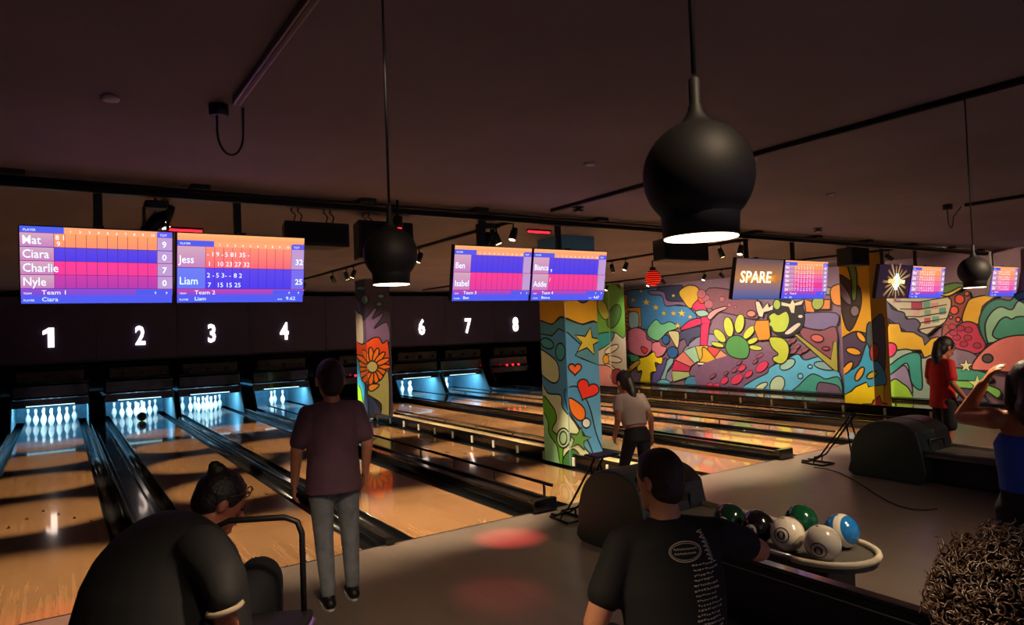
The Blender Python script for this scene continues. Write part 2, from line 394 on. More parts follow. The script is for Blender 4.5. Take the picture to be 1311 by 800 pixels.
# ================================================================== PAINTED MURAL AND COLUMNS
def smooth_poly(pts, n=4):
    k = len(pts); out = []
    for i in range(k):
        p0, p1, p2, p3 = pts[i-1], pts[i], pts[(i+1) % k], pts[(i+2) % k]
        for j in range(n):
            t = j/n
            out.append(tuple(.5*((2*p1[c]) + (-p0[c]+p2[c])*t + (2*p0[c]-5*p1[c]+4*p2[c]-p3[c])*t*t + (-p0[c]+3*p1[c]-3*p2[c]+p3[c])*t**3) for c in (0, 1)))
    return out
def ell(cx, cy, rx, ry, ang=0, n=18):
    a = R(ang); return [(cx+rx*math.cos(t)*math.cos(a)-ry*math.sin(t)*math.sin(a), cy+rx*math.cos(t)*math.sin(a)+ry*math.sin(t)*math.cos(a)) for t in [2*math.pi*i/n for i in range(n)]]
def star(cx, cy, r, ang=-90, n=5, q=.42):
    return [(cx+(r if i % 2 == 0 else r*q)*math.cos(R(ang+i*180/n)), cy+(r if i % 2 == 0 else r*q)*math.sin(R(ang+i*180/n))) for i in range(2*n)]
def heart(cx, cy, s, ang=0):
    a = R(ang); out = []
    for i in range(24):
        t = 2*math.pi*i/24; x = 16*math.sin(t)**3/16; y = -(13*math.cos(t)-5*math.cos(2*t)-2*math.cos(3*t)-math.cos(4*t))/16
        out.append((cx+s*(x*math.cos(a)-y*math.sin(a)), cy+s*(x*math.sin(a)+y*math.cos(a))))
    return out
def clip(poly, lo, hi):
    for ax in (0, 1):
        for lim, sgn in ((lo[ax], 1), (hi[ax], -1)):
            out = []; k = len(poly)
            for i in range(k):
                a, b = poly[i-1], poly[i]; da, db = sgn*(a[ax]-lim), sgn*(b[ax]-lim)
                if (da >= 0) != (db >= 0):
                    t = da/(da-db); out.append((a[0]+(b[0]-a[0])*t, a[1]+(b[1]-a[1])*t))
                if db >= 0: out.append(b)
            poly = out
            if len(poly) < 3: return []
    return poly
M_ol = mat('mural_outline', '#100d10', .6)
class Face:
    """a painted face: axis 'X' (plane x = c, coords y,z) or 'Y' (plane y = c, coords x,z); the paint stands off towards lower c"""
    def __init__(s, parent, axis, c, lo, hi, inv): s.p = parent; s.ax = axis; s.c = c; s.lo = lo; s.hi = hi; s.layer = 1; s.inv = inv
    def put(s, name, px, fill, ow=.02, sm=True):
        if sm and len(px) < 15: px = smooth_poly(px)
        pl = []
        for x, y in px:
            q = onX(x, y, s.c) if s.ax == 'X' else onY(x, y, s.c)
            pl.append((q.y if s.ax == 'X' else q.x, q.z))
        pl = clip(pl, s.lo, s.hi)
        # drop duplicate neighbours
        pl = [p for i, p in enumerate(pl) if math.dist(p, pl[i-1]) > .002]
        if len(pl) < 3: return
        A = sum(pl[i-1][0]*pl[i][1]-pl[i][0]*pl[i-1][1] for i in range(len(pl)))
        if A < 0: pl = pl[::-1]
        d = .0006*s.layer; s.layer += 1
        P = lambda u, z, e: (s.c-e, u, z) if s.ax == 'X' else (u, s.c-e, z)
        k = len(pl); b = B()
        # keep the winding facing the room
        order = list(range(k)) if s.ax == 'Y' else list(range(k))[::-1]
        b.add([P(u, z, d) for u, z in pl], [order], 0)
        if ow:
            edge = lambda p: any(abs(p[a]-l[a]) < 1e-4 for a in (0, 1) for l in (s.lo, s.hi))
            nin, nout = [], []
            for i in range(k):
                a, m, c2 = pl[i-1], pl[i], pl[(i+1) % k]
                t = (c2[0]-a[0], c2[1]-a[1]); L = math.hypot(*t) or 1; n = (t[1]/L, -t[0]/L)
                nin.append((m[0]-n[0]*ow*.5, m[1]-n[1]*ow*.5)); nout.append((m[0]+n[0]*ow*.5, m[1]+n[1]*ow*.5))
            cl = lambda p: (min(max(p[0], s.lo[0]), s.hi[0]), min(max(p[1], s.lo[1]), s.hi[1]))
            for i in range(k):
                j = (i+1) % k
                if edge(pl[i]) and edge(pl[j]): continue
                q = [cl(nin[i]), cl(nin[j]), cl(nout[j]), cl(nout[i])]
                b.add([P(u, z, d+.0003) for u, z in q], [(0, 1, 2, 3) if s.ax == 'X' else (3, 2, 1, 0)], 1)
        o = b.build(name, [mat('paint_'+fill, fill, .6, noise=.06, nscale=4), M_ol])
        o.parent = s.p; o.location = -Vector(s.inv)
MUR = Face(wall_r, 'X', XR, (3.0, .07), (17.6, H-.02), (0, 0, 0))
def crop(x0, y0, sc): return lambda pts: [(x0+x/sc, y0+y/sc) for x, y in pts]
cA, cB, cC, cD, cE, cF = crop(780, 355, 5.333), crop(920, 365, 5.333), crop(1060, 330, 3.633), crop(1120, 370, 5.0), crop(445, 360, 4.45), crop(690, 375, 3.555)
def mA(n, pts, c, ow=.03, sm=True): MUR.put('painted_'+n, cA(pts), c, ow, sm)
def mB(n, pts, c, ow=.03, sm=True): MUR.put('painted_'+n, cB(pts), c, ow, sm)
def mD(n, pts, c, ow=.03, sm=True): MUR.put('painted_'+n, cD(pts), c, ow, sm)
# --- far third
mA('leaf_patch', [(-60, 90), (40, 100), (60, 330), (70, 560), (60, 730), (-60, 730)], '#4f6f33')
mA('leaf', [(-40, 200), (20, 190), (40, 250), (0, 330), (-40, 300)], '#9aa53a'); mA('leaf', [(-40, 420), (30, 450), (60, 540), (0, 560), (-40, 520)], '#a8b06a'); mA('leaf', [(-40, 600), (40, 600), (60, 720), (-40, 720)], '#b06a6a')
mA('sky', [(110, 100), (260, 78), (470, 60), (520, 180), (600, 270), (520, 340), (400, 340), (220, 350), (195, 220), (120, 190)], '#3f7fb5')
mA('night_band', [(330, 72), (500, 55), (480, 110), (540, 190), (400, 180), (360, 110)], '#2c3350')
mA('ribbon', [(265, 92), (370, 98), (400, 158), (520, 168), (545, 200), (470, 187), (385, 195), (362, 128), (290, 118)], '#80607f')
mA('sun_patch', [(45, 180), (130, 190), (150, 300), (90, 385), (40, 330)], '#c98a4a')
for a in (-60, -30, 0, 30, 60): mA('petal', ell(85+50*math.cos(R(a)), 290+60*math.sin(R(a)), 35, 12, a), '#d9a06a', .014)
mA('sun', ell(70, 280, 28, 32), '#e8c63a')
mA('arch', [(40, 110), (125, 118), (125, 205), (105, 200), (100, 140), (50, 135)], '#d98a2c', sm=False); mA('arch', [(125, 208), (215, 205), (222, 335), (200, 335), (198, 240), (130, 232)], '#d98a2c', sm=False)
mA('window', [(140, 240), (197, 243), (200, 335), (150, 350), (135, 300)], '#9ec3cc')
mA('cloud', [(265, 350), (320, 288), (360, 320), (420, 303), (470, 345), (400, 372), (370, 402), (330, 432), (270, 402)], '#72ba88')
for x, y, r in ((255, 170, 30), (320, 205, 26), (375, 245, 22), (440, 245, 25), (497, 245, 30), (165, 155, 21), (470, 330, 24), (555, 270, 20), (220, 95, 16), (440, 125, 15)): mA('star', star(x, y, r), '#dcb850', .012, False)
mA('hill', [(480, 560), (520, 480), (620, 400), (720, 390), (760, 430), (700, 470), (600, 500), (520, 600), (420, 720), (340, 720)], '#8f84a0')
mA('wave', [(330, 720), (370, 600), (430, 545), (440, 580), (400, 640), (380, 720)], '#8ab2b0')
mA('shade', [(470, 440), (490, 372), (625, 335), (625, 400), (565, 420), (540, 470), (515, 420)], '#4a4866')
mA('trouser_flare', [(480, 100), (540, 55), (605, 68), (622, 130), (560, 212), (508, 160)], '#cfa32f')
mA('leg', [(490, 362), (540, 302), (620, 278), (655, 305), (600, 332)], '#d42a5c'); mA('leg', [(568, 205), (618, 150), (652, 180), (692, 290), (688, 330), (640, 325), (620, 250)], '#d42a5c')
mA('leg', [(630, 322), (688, 308), (672, 472), (622, 472)], '#d42a5c', sm=False); mA('knee', ell(636, 145, 26, 33), '#e8452f')
mA('boot', [(408, 370), (470, 368), (482, 402), (470, 482), (430, 422)], '#cfc08a'); mA('wheel', ell(390, 425, 26, 32), '#2f5f9a'); mA('wheel', ell(436, 512, 38, 40), '#2f5f9a')
cols = ['#a9b877', '#c9305a', '#dd7a6a', '#9cc0a0', '#c9b04a', '#cf4a45', '#d98f6a', '#8fc0a8', '#b9c47c']
for i, c in enumerate(cols):
    a0, a1 = 200-i*(215/9), 200-(i+1)*(215/9)
    mA('rainbow_wedge', [(645+r*math.cos(R(a)), 650-r*.86*math.sin(R(a))) for r, a in ((215, a0), (215, (a0+a1)/2), (215, a1), (95, a1), (95, (a0+a1)/2), (95, a0))], c, sm=False)
mA('boot', [(640, 482), (672, 490), (745, 592), (620, 592), (640, 540)], '#d8a52c'); mA('sole', [(610, 578), (745, 588), (745, 602), (610, 598)], '#e8e0c8', sm=False); mA('skate', [(615, 600), (750, 602), (745, 648), (608, 648)], '#2a5c9c', sm=False)
mA('collar', [(105, 515), (210, 540), (190, 575), (115, 562)], '#4f9a62'); mA('grass', [(70, 570), (150, 560), (95, 722), (68, 722)], '#2e5a38')
mA('night_patch', [(290, 722), (330, 600), (400, 555), (340, 722)], '#5a4e86')
mA('pink_blob', [(108, 430), (130, 370), (190, 343), (250, 370), (262, 420), (295, 440), (297, 490), (250, 537), (180, 527), (118, 480)], '#dd7d90'); mA('pink_blob', [(68, 390), (130, 363), (122, 427), (80, 427)], '#d87a8c')
mA('red_drop', [(225, 472), (268, 490), (250, 522), (228, 502)], '#d83a3a'); mA('pink_blob', [(300, 450), (350, 440), (362, 465), (397, 482), (370, 532), (320, 542), (298, 500)], '#d87a8c')
mA('yellow_splash', [(205, 560), (260, 540), (310, 508), (330, 545), (368, 545), (362, 592), (318, 582), (328, 640), (290, 652), (282, 724), (215, 724), (230, 640), (198, 640)], '#f2d21a')
mA('gold_arc', [(95, 712), (110, 640), (195, 568), (212, 590), (135, 660), (120, 716)], '#c9a53a')
mA('dome', ell(375, 722, 48, 26), '#6db4cc'); mA('dome', ell(575, 718, 55, 45), '#4a86a5'); mA('ghost', [(620, 740), (640, 640), (670, 630), (690, 740)], '#b9cfa8')
# --- middle third
mB('field', [(-60, 20), (200, 60), (280, 120), (270, 230), (100, 200), (-60, 150)], '#7d4a58'); mB('field', [(-130, 560), (100, 470), (260, 430), (400, 480), (330, 600), (210, 700), (-110, 720)], '#7a5470', 0)
for x, y, r in ((30, 95, 18), (80, 135, 14), (120, 150, 10), (-80, 90, 26), (-60, 130, 30), (-110, 60, 30)): mB('bubble', ell(x, y, r, r), '#a85a68', .014)
mB('pink_wave', [(-70, 210), (-30, 170), (50, 145), (60, 160), (0, 190), (-50, 235)], '#d98a8a'); mB('teal_leaf', [(-150, 180), (-90, 170), (-60, 200), (-120, 215)], '#8fb5a8')
for x, y, rx, ry, a in ((75, 285, 68, 32, 80), (150, 262, 65, 32, -80), (215, 322, 55, 26, -50), (238, 380, 42, 18, -25), (258, 427, 46, 17, 8), (15, 345, 55, 28, 50), (0, 405, 45, 16, 15)): mB('petal', ell(x, y, rx, ry, a), '#bcc545', .018)
mB('flower_heart', [(55, 420), (80, 360), (140, 342), (200, 380), (218, 440), (200, 495), (140, 500), (80, 475)], '#4f8f4a')
mB('purple_patch', [(560, 200), (810, 190), (810, 285), (720, 305), (590, 282)], '#6a5a80'); mB('maroon_patch', [(560, 290), (700, 310), (810, 290), (810, 490), (700, 470), (600, 385)], '#7d4450')
for x, y in ((510, 380), (540, 420), (520, 450), (560, 460), (480, 400), (600, 440), (290, 480)): mB('scale', ell(x, y, 28, 14, -30), '#8a4a58', .012)
mB('water', [(190, 712), (240, 650), (340, 600), (360, 560), (480, 500), (550, 470), (600, 510), (720, 488), (832, 590), (828, 755), (520, 738)], '#5aaccc')
mB('teal_hill', [(520, 742), (560, 680), (640, 608), (700, 620), (740, 640), (832, 630), (828, 760)], '#3f9482'); mB('plum_hill', [(688, 670), (740, 665), (828, 690), (828, 755), (690, 748)], '#6d5068')
mB('pebble', ell(410, 678, 62, 48, -60), '#b8c8a4'); mB('pebble', ell(480, 540, 58, 32, -30), '#9fc2b0'); mB('pebble', ell(300, 692, 50, 20, -30), '#cbd2a4'); mB('pebble', ell(738, 550, 78, 28, 10), '#7d9f9c'); mB('pebble', ell(568, 620, 18, 18), '#7fb5c4'); mB('pebble', ell(635, 555, 16, 13), '#7fb5c4')
for x, y, rx, ry in ((305, 555, 50, 28), (135, 640, 48, 28), (50, 650, 30, 20), (170, 565, 30, 18), (115, 580, 22, 14), (215, 605, 32, 18), (-60, 690, 34, 18), (-120, 710, 30, 16), (-10, 690, 30, 18), (260, 520, 22, 10), (150, 530, 24, 9), (-30, 620, 26, 10), (60, 600, 20, 9)): mB('seed', ell(x, y, rx, ry, -40), '#d03458' if rx > 29 else '#8f4a5c', .014)
mB('black_ball', ell(470, 225, 128, 128), '#1c1417'); mB('shine', [(465, 325), (545, 262), (568, 272), (500, 330)], '#cbbbb2', 0); mB('shine', ell(570, 213, 15, 10), '#cbbbb2', 0)
mB('fish_bone', [(262, 112), (290, 110), (312, 160), (345, 118), (355, 150), (385, 130), (382, 170), (320, 188), (312, 222), (285, 212), (270, 172)], '#d2c4a4', sm=False); mB('fish_bone', [(440, 112), (500, 125), (515, 95), (530, 120), (592, 98), (580, 135), (535, 142), (530, 192), (505, 190), (490, 150), (440, 142)], '#d2c4a4', sm=False)
mB('green_hand', [(355, 212), (390, 188), (420, 202), (470, 178), (492, 210), (492, 262), (460, 317), (390, 317), (370, 282), (335, 276), (340, 254), (365, 250)], '#acbb3f'); mB('green_hand', ell(410, 132, 26, 36), '#9cae4a')
mB('orange_cuff', [(268, 240), (355, 240), (368, 370), (285, 377), (252, 290)], '#dc8222', sm=False); mB('lime_boot', [(362, 355), (450, 363), (492, 420), (482, 500), (440, 537), (388, 517), (385, 490), (420, 470), (372, 420)], '#b6bd38')
mB('olive_branch', [(522, 335), (550, 333), (780, 508), (795, 388), (822, 384), (828, 592), (790, 572)], '#9c9134', sm=False)
mB('red_pebble', ell(685, 362, 44, 26, 10), '#bb564c'); mB('red_pebble', ell(235, 195, 30, 22), '#dd786c'); mB('red_pebble', ell(745, 432, 26, 12), '#b03048')
mB('orange_patch', [(598, 95), (655, 115), (668, 185), (610, 182)], '#dc7a2c', sm=False); mB('orange_patch', [(695, 100), (775, 98), (775, 165), (700, 165)], '#cc742c', sm=False); mB('green_tube', ell(690, 120, 40, 50, 20), '#8f9a3f'); mB('bubble', ell(760, 40, 40, 26), '#8a8f6a'); mB('orange_patch', [(780, 20), (860, 0), (860, 130), (790, 120)], '#c97a2c')
# --- near third
mD('grey_ground', [(-60, 0), (30, 20), (60, 200), (40, 420), (0, 740), (-60, 740)], '#54506a')
mD('red_wall', [(470, 40), (620, 40), (590, 205), (480, 290), (440, 300), (465, 120)], '#8f403c')
for x, y, r in ((555, 65, 32), (520, 135, 28), (600, 30, 16), (545, 195, 16), (500, 180, 12)): mD('red_bubble', ell(x, y, r, r*.95), '#dc4a38')
mD('chequered_cloth', [(90, 40), (472, 40), (474, 190), (400, 250), (330, 290), (240, 200), (150, 130)], '#c4b498')
for x0, x1, y0, y1, c in ((245, 318, 82, 130, '#a8284a'), (322, 368, 80, 128, '#5f9a86'), (130, 180, 60, 90, '#b08a8a'), (372, 420, 90, 130, '#c98a80'), (330, 372, 135, 175, '#7f9a78'), (424, 468, 120, 165, '#4f8f86'), (260, 300, 138, 172, '#cf9a92'), (380, 425, 175, 215, '#5f9a86'), (330, 370, 185, 225, '#b04a5a')): mD('cloth_square', [(x0, y0), (x1, y0-4), (x1, y1-4), (x0, y1)], c, 0, False)
for y in (60, 108, 155, 195, 235): mD('cloth_line', [(120+y*.5, y+22), (300, y+26), (474, y-6), (474, y-12), (300, y+18), (120+y*.5, y+16)], '#1a1414', 0, False)
mD('purple_cloud', [(35, 90), (90, 78), (130, 130), (200, 150), (215, 190), (275, 190), (305, 225), (290, 265), (340, 290), (370, 330), (330, 350), (200, 262), (100, 190), (45, 165)], '#5a4e6c')
mD('yellow_cloud', [(25, 185), (75, 180), (110, 220), (170, 220), (185, 272), (260, 275), (322, 310), (332, 360), (375, 315), (420, 305), (455, 335), (430, 385), (370, 432), (330, 435), (310, 390), (160, 388), (60, 342), (33, 280)], '#dfa91e'); mD('ring', ell(72, 222, 30, 32), '#b5b02c')
mD('sage_hill', [(25, 390), (60, 430), (160, 392), (240, 388), (320, 440), (400, 440), (400, 740), (20, 740)], '#9db29e')
mD('teal_wave', [(42, 560), (130, 470), (220, 415), (300, 412), (312, 500), (315, 640), (250, 600), (222, 475), (150, 520), (48, 605)], '#3c9e8e'); mD('lilac_hill', [(48, 602), (150, 520), (205, 488), (238, 560), (245, 680), (60, 650)], '#9c88a8')
mD('lime_bush', [(48, 645), (90, 615), (140, 573), (190, 600), (235, 640), (248, 712), (48, 705)], '#a6d638'); mD('pink_egg', ell(105, 390, 54, 44, -40), '#dd3564'); mD('pink_egg', ell(58, 466, 18, 20), '#dd5a70')
mD('yellow_arc', [(575, 210), (600, 100), (645, 55), (800, 35), (705, 110), (682, 220)], '#dca72a')
mD('teal_cloud', [(725, 355), (680, 220), (720, 110), (800, 63), (880, 73), (920, 28), (1010, 10), (1120, 20), (1120, 340), (760, 345)], '#2f7d78'); mD('mint_cloud', [(738, 345), (720, 230), (760, 150), (820, 113), (890, 132), (930, 78), (1010, 55), (1110, 70), (1110, 330), (780, 340)], '#8cba9e'); mD('teal_cloud', [(788, 315), (800, 220), (850, 178), (890, 192), (930, 176), (1020, 180), (1100, 200), (1100, 315)], '#3a9280')
mD('crimson_hill', [(438, 345), (480, 280), (580, 212), (660, 222), (692, 290), (725, 360), (680, 408), (600, 405), (530, 375)], '#b82a54')
for x, y in ((510, 240), (565, 250), (615, 260), (540, 310), (610, 310), (585, 350), (670, 360), (505, 355), (520, 280)): mD('crimson_ring', ell(x, y, 26, 18), '#a22048', .016)
mD('purple_hill', [(495, 385), (560, 385), (650, 412), (700, 470), (640, 525), (495, 515)], '#79667f'); mD('teal_band', [(490, 508), (640, 512), (745, 545), (740, 590), (490, 588)], '#3f9e88'); mD('green_band', [(490, 590), (640, 588), (812, 640), (800, 695), (700, 640), (490, 632)], '#7ec75f'); mD('indigo_hill', [(500, 640), (640, 640), (720, 690), (730, 745), (500, 745)], '#4a4262'); mD('green_egg', ell(530, 670, 24, 30), '#5fa56a')
mD('coral_dome', [(635, 500), (700, 400), (800, 328), (900, 298), (1010, 296), (1120, 320), (1120, 520), (720, 520)], '#e37c7a'); mD('dome_eye', ell(738, 442, 34, 28), '#54464e'); mD('star', star(600, 490, 46), '#dadca8', .02, False); mD('star', star(672, 606, 62), '#d2e4a0', .02, False)
mD('leaf_scribble', [(420, 20), (450, -20), (540, -40), (600, -20), (540, 10), (480, 40)], '#4f7a35'); mD('leaf_scribble', [(430, 35), (490, 45), (570, 0), (560, -12), (490, 22)], '#d8b83a')
# --- columns
def column(name, label, x0, y0, sz, base, shapes):
    t = thing(name, label, 'column', (x0+sz/2, y0+sz/2, .012), group='painted columns')
    inv = t.location.copy()
    o = bevel(B().box((x0, y0, .012), (x0+sz, y0+sz, H)).build('shaft', mat('colbase_'+base, base, .65), t), .003, 1); o.location = -inv
    F1 = Face(t, 'X', x0, (y0+.004, .012), (y0+sz-.004, H-.01), inv); F2 = Face(t, 'Y', y0, (x0+.004, .012), (x0+sz-.004, H-.01), inv)
    for nm, pts, c, *sm in shapes:
        for f in (F1, F2): f.put('painted_'+nm, pts, c, .022 if x0 < 8 and y0 < 10 else .03, sm[0] if sm else True)
    return t
F_ = cF
column('painted_column', 'square column painted with hearts, star and blue waves', 5.55, 7.08, .56, '#4c93c8', [
    ('gold_sky', F_([(-40, 0), (300, 0), (300, 150), (250, 128), (200, 142), (160, 130), (100, 108), (60, 142), (0, 122), (-40, 120)]), '#e2a81c'),
    ('purple_bump', F_([(165, 20), (200, 45), (240, 20), (240, 0), (165, 0)]), '#6a4a8a'),
    ('teal_wave', F_([(-40, 120), (0, 124), (60, 144), (100, 110), (160, 132), (200, 144), (250, 130), (300, 150), (300, 340), (200, 300), (165, 285), (190, 235), (130, 180), (90, 162), (60, 195), (0, 185), (-40, 185)]), '#4a8aa0'),
    ('oval', F_(ell(38, 230, 32, 22, 30)), '#3f9ea6'), ('oval', F_(ell(98, 268, 22, 40)), '#3f9ea6'),
    ('pale_patch', F_([(-10, 255), (40, 275), (85, 320), (92, 390), (60, 408), (0, 350)]), '#d2dbac'),
    ('pale_patch', F_([(-10, 395), (40, 455), (100, 465), (108, 520), (160, 585), (190, 640), (205, 700), (275, 775), (300, 830), (-10, 830)]), '#d0dcb4'),
    ('blue_stream', F_([(120, 440), (180, 430), (230, 520), (260, 640), (300, 740), (300, 770), (262, 770), (230, 690), (190, 620), (140, 550), (125, 500)]), '#3f88c4'),
    ('green_slope', F_([(0, 480), (60, 512), (82, 570), (62, 620), (88, 650), (112, 690), (112, 760), (150, 830), (0, 830)]), '#62b22a'),
    ('pale_slope', F_([(-10, 520), (40, 575), (48, 640), (85, 700), (98, 800), (98, 830), (-10, 830)]), '#a4e4a8'),
    ('green_bump', F_([(110, 760), (150, 710), (185, 740), (190, 800), (130, 820)]), '#3f7a32'),
    ('star', F_(star(222, 222, 66, -80)), '#ccba3c', False), ('heart', F_(heart(163, 345, 30)), '#ea682a', False), ('heart', F_(heart(218, 440, 52, 25)), '#e4301c', False),
    ('orange_bean', F_([(138, 478), (180, 500), (207, 530), (207, 570), (182, 580), (150, 552), (136, 510)]), '#ea7618'), ('pebble', F_(ell(214, 592, 19, 22)), '#d8e2e2'),
    ('star', F_(star(182, 665, 55, -80)), '#4c8436', False), ('spiral', F_(ell(113, 660, 30, 45)), '#b0d0a4'), ('spiral', F_(ell(113, 660, 17, 30)), '#a0c498')])
E_ = cE
column('painted_column', 'square column painted with a large orange flower', 5.58, 14.15, .58, '#36304a', [
    ('blue_spot', E_(ell(98, 105, 20, 26)), '#5f96ac'), ('blue_spot', E_(ell(180, 130, 18, 14)), '#5f96ac'), ('blue_spot', E_(ell(75, 40, 28, 13)), '#5f96ac'), ('blue_spot', E_(ell(190, 85, 20, 14)), '#5f96ac'),
    ('purple_hand', E_([(20, 120), (70, 120), (85, 220), (120, 190), (152, 150), (165, 165), (140, 215), (200, 180), (190, 215), (150, 270), (225, 235), (225, 370), (20, 370)]), '#705884'),
    ('cream_figure', E_([(32, 200), (45, 165), (62, 180), (84, 200), (92, 300), (85, 360), (32, 360)]), '#e4decc'),
    ('flame_ground', E_([(20, 350), (85, 360), (140, 325), (180, 322), (200, 355), (230, 345), (230, 530), (110, 590), (20, 620)]), '#e24e1e')]
    + [('petal', E_(ell(140+62*math.cos(R(a)), 487+68*math.sin(R(a)), 44, 15, a)), '#f27a18') for a in range(0, 360, 24)]
    + [('flower_heart', E_(ell(140, 487, 31, 33)), '#b8b474'), ('blue_strip', E_([(20, 380), (45, 410), (70, 480), (80, 560), (104, 600), (106, 790), (20, 790)]), '#2fa8e4'),
       ('lime_strip', E_([(20, 590), (70, 600), (85, 660), (102, 740), (102, 790), (20, 790)]), '#92dc2a'), ('navy_patch', E_([(104, 590), (130, 640), (190, 740), (190, 800), (104, 800)]), '#2f4270'),
       ('olive_patch', E_([(232, 520), (232, 800), (180, 800), (190, 700), (112, 640), (150, 590), (190, 560)]), '#a8aa68'), ('orange_patch', E_([(118, 600), (140, 585), (180, 590), (150, 620), (125, 625)]), '#f0962a')])
C_ = cC
column('painted_column', 'square column painted yellow with blue and dark blobs near the mural', 12.95, 7.05, .6, '#d9a31c', [
    ('dark_blob', C_([(35, 70), (100, 105), (150, 145), (150, 240), (100, 342), (62, 250), (40, 130)]), '#3a2a30'), ('lilac_blob', C_(ell(75, 165, 62, 20, 60)), '#806f88'), ('lilac_blob', C_(ell(125, 247, 21, 26)), '#806f88'),
    ('green_leaf', C_([(80, -10), (130, 50), (132, 185), (112, 190), (108, 100)]), '#5c8c35'),
    ('plum_field', C_([(40, 390), (70, 370), (135, 342), (205, 380), (150, 500), (40, 550)]), '#4a3a62'), ('teal_field', C_([(180, 330), (210, 290), (260, 280), (260, 560), (190, 500)]), '#35526c'),
    ('blue_field', C_([(40, 560), (60, 540), (140, 500), (180, 400), (205, 450), (260, 520), (260, 600), (110, 640), (40, 650)]), '#2fa4de'),
    ('leaf', C_(ell(120, 435, 36, 16, 15)), '#eaa82a'), ('leaf', C_(ell(92, 512, 36, 16, -50)), '#eaa82a'), ('leaf', C_(ell(148, 540, 36, 15, -60)), '#eaa82a'), ('leaf', C_(ell(155, 368, 30, 14, 50)), '#eaa82a'), ('leaf', C_(ell(205, 545, 26, 14, -30)), '#b8b44a'),
    ('red_blob', C_(ell(215, 440, 20, 42)), '#ba2a38'),
    ('yellow_field', C_([(40, 650), (60, 645), (110, 620), (130, 600), (180, 578), (190, 600), (260, 590), (260, 800), (40, 800)]), '#ffe10a', False), ('coral_burst', C_([(145, 695), (165, 680), (205, 680), (215, 660), (240, 640), (250, 675), (275, 680), (260, 770), (150, 770), (170, 720)]), '#ea644c', False)])
G_ = lambda pts: pts
column('painted_column', 'narrow looking far column painted green and pink behind the hearts column', 12.95, 14.5, .6, '#c9c4b4', [
    ('green_top', G_([(755, 370), (800, 370), (800, 430), (785, 425), (755, 432)]), '#5f9c3c'), ('leaf', G_(ell(786, 405, 8, 16, 20)), '#3f6f33'), ('leaf', G_(ell(772, 396, 6, 14, -20)), '#a4a83c'),
    ('teal_patch', G_([(755, 432), (785, 425), (780, 440), (755, 452)]), '#2f9aa0'), ('petal', G_(ell(783, 447, 10, 4, -30)), '#e6e2cc'), ('petal', G_(ell(786, 460, 10, 4, 10)), '#e6e2cc'), ('petal', G_(ell(782, 472, 10, 4, 40)), '#e6e2cc'), ('flower_heart', G_(ell(776, 460, 4, 6)), '#e8b030'),
    ('pink_patch', G_([(755, 475), (778, 468), (790, 480), (800, 476), (800, 535), (755, 535)]), '#e49a98'), ('red_leaf', G_(ell(790, 482, 8, 10)), '#a8404a'), ('yellow_patch', G_([(755, 535), (800, 535), (800, 570), (755, 570)]), '#e8d24a')])

# ================================================================== CEILING FIXTURES
rail = thing('screen_rail', 'long black ceiling rail carrying the scoring screens', 'rail', (XL, 5.95, 2.9))
L = XR-XL
bevel(B().box((0, -.035, .05), (L, .035, .11)).build('beam', M_metal, rail), .006, 1)
B().tube([(0, -.09, .105), (L, -.09, .105)], .016, 8).build('cable_conduit', M_black, rail)
for x in [-.2, 1.0, 2.4, 3.6, 5.2, 6.6, 8.0, 9.4, 10.8, 12.2, 13.6, 14.8]:
    B().box((x-XL-.12, -.16, .112), (x-XL+.02, .05, .149)).build('ceiling_bracket', M_black, rail)
    B().box((x-XL-.03, -.03, .10), (x-XL-.0, .03, .149)).build('hanger', M_black, rail)
def track(x, y0, y1, label, silver=False):
    t = thing('lighting_track', label, 'track', (x, y0, H), group='ceiling lighting tracks')
    bevel(B().box((-.02, 0, -.035), (.02, y1-y0, -.0005)).build('channel', mat('track_grey', '#6e6468', .35, .6) if silver else M_metal, t), .003, 1)
    B().box((-.008, .02, -.038), (.008, y1-y0-.02, -.034)).build('slot', M_black, t)
    B().box((-.026, -.06, -.04), (.026, 0, -.0005)).build('end_feed', M_black, t)
    return t
track(.78, -.5, 3.66, 'grey ceiling track carrying the two nearest globe pendants', True)
track(4.27, -.5, 5.6, 'black ceiling track in the upper right with a small globe pendant')
track(8.5, -.5, 3.5, 'short black ceiling track at the far right edge')
for x, y1, lb in ((.78, 16.5, 'ceiling track with spotlights above lanes one and two'), (4.27, 16.8, 'ceiling track with spotlights above lanes three and four'), (8.5, 17.2, 'ceiling track with spotlights above lane six'), (12.55, 16.8, 'ceiling track with spotlights beside the mural')): track(x, 6.3, y1, lb)
def loopcord(x, y, label):
    t = thing('power_feed', label, 'cable', (x, y, H), group='track power feeds')
    B().lathe([(.045, -.06), (.05, -.05), (.05, -.0005)], 14).build('junction_box', M_black, t)
    pts = [(-.01, 0, -.05)] + [(.055-.065*math.cos(a), .0, -.14-.12*math.sin(a)) for a in [math.pi*i/10 for i in range(11)]] + [(.10, -.10, -.03)]
    B().tube(pts, .006, 6).build('cord', M_black, t)
loopcord(.72, 3.80, 'black looped power cord at the end of the grey track'); loopcord(8.36, 3.62, 'black looped power cord near the far right track')
for q, lb in (((141, 125), 'small ceiling disc left of the grey track'), ((755, 209), 'small ceiling disc left of the large globe pendant'), ((1064, 248), 'small ceiling disc right of the large globe pendant')):
    c = onZ(*q, H); t = tag(B().lathe([(.03, -.018), (.04, -.014), (.045, -.0005)], 18).build('ceiling_disc', mat('offwhite', '#b9aeb4', .5), None, c), lb, 'detector', 'ceiling discs')
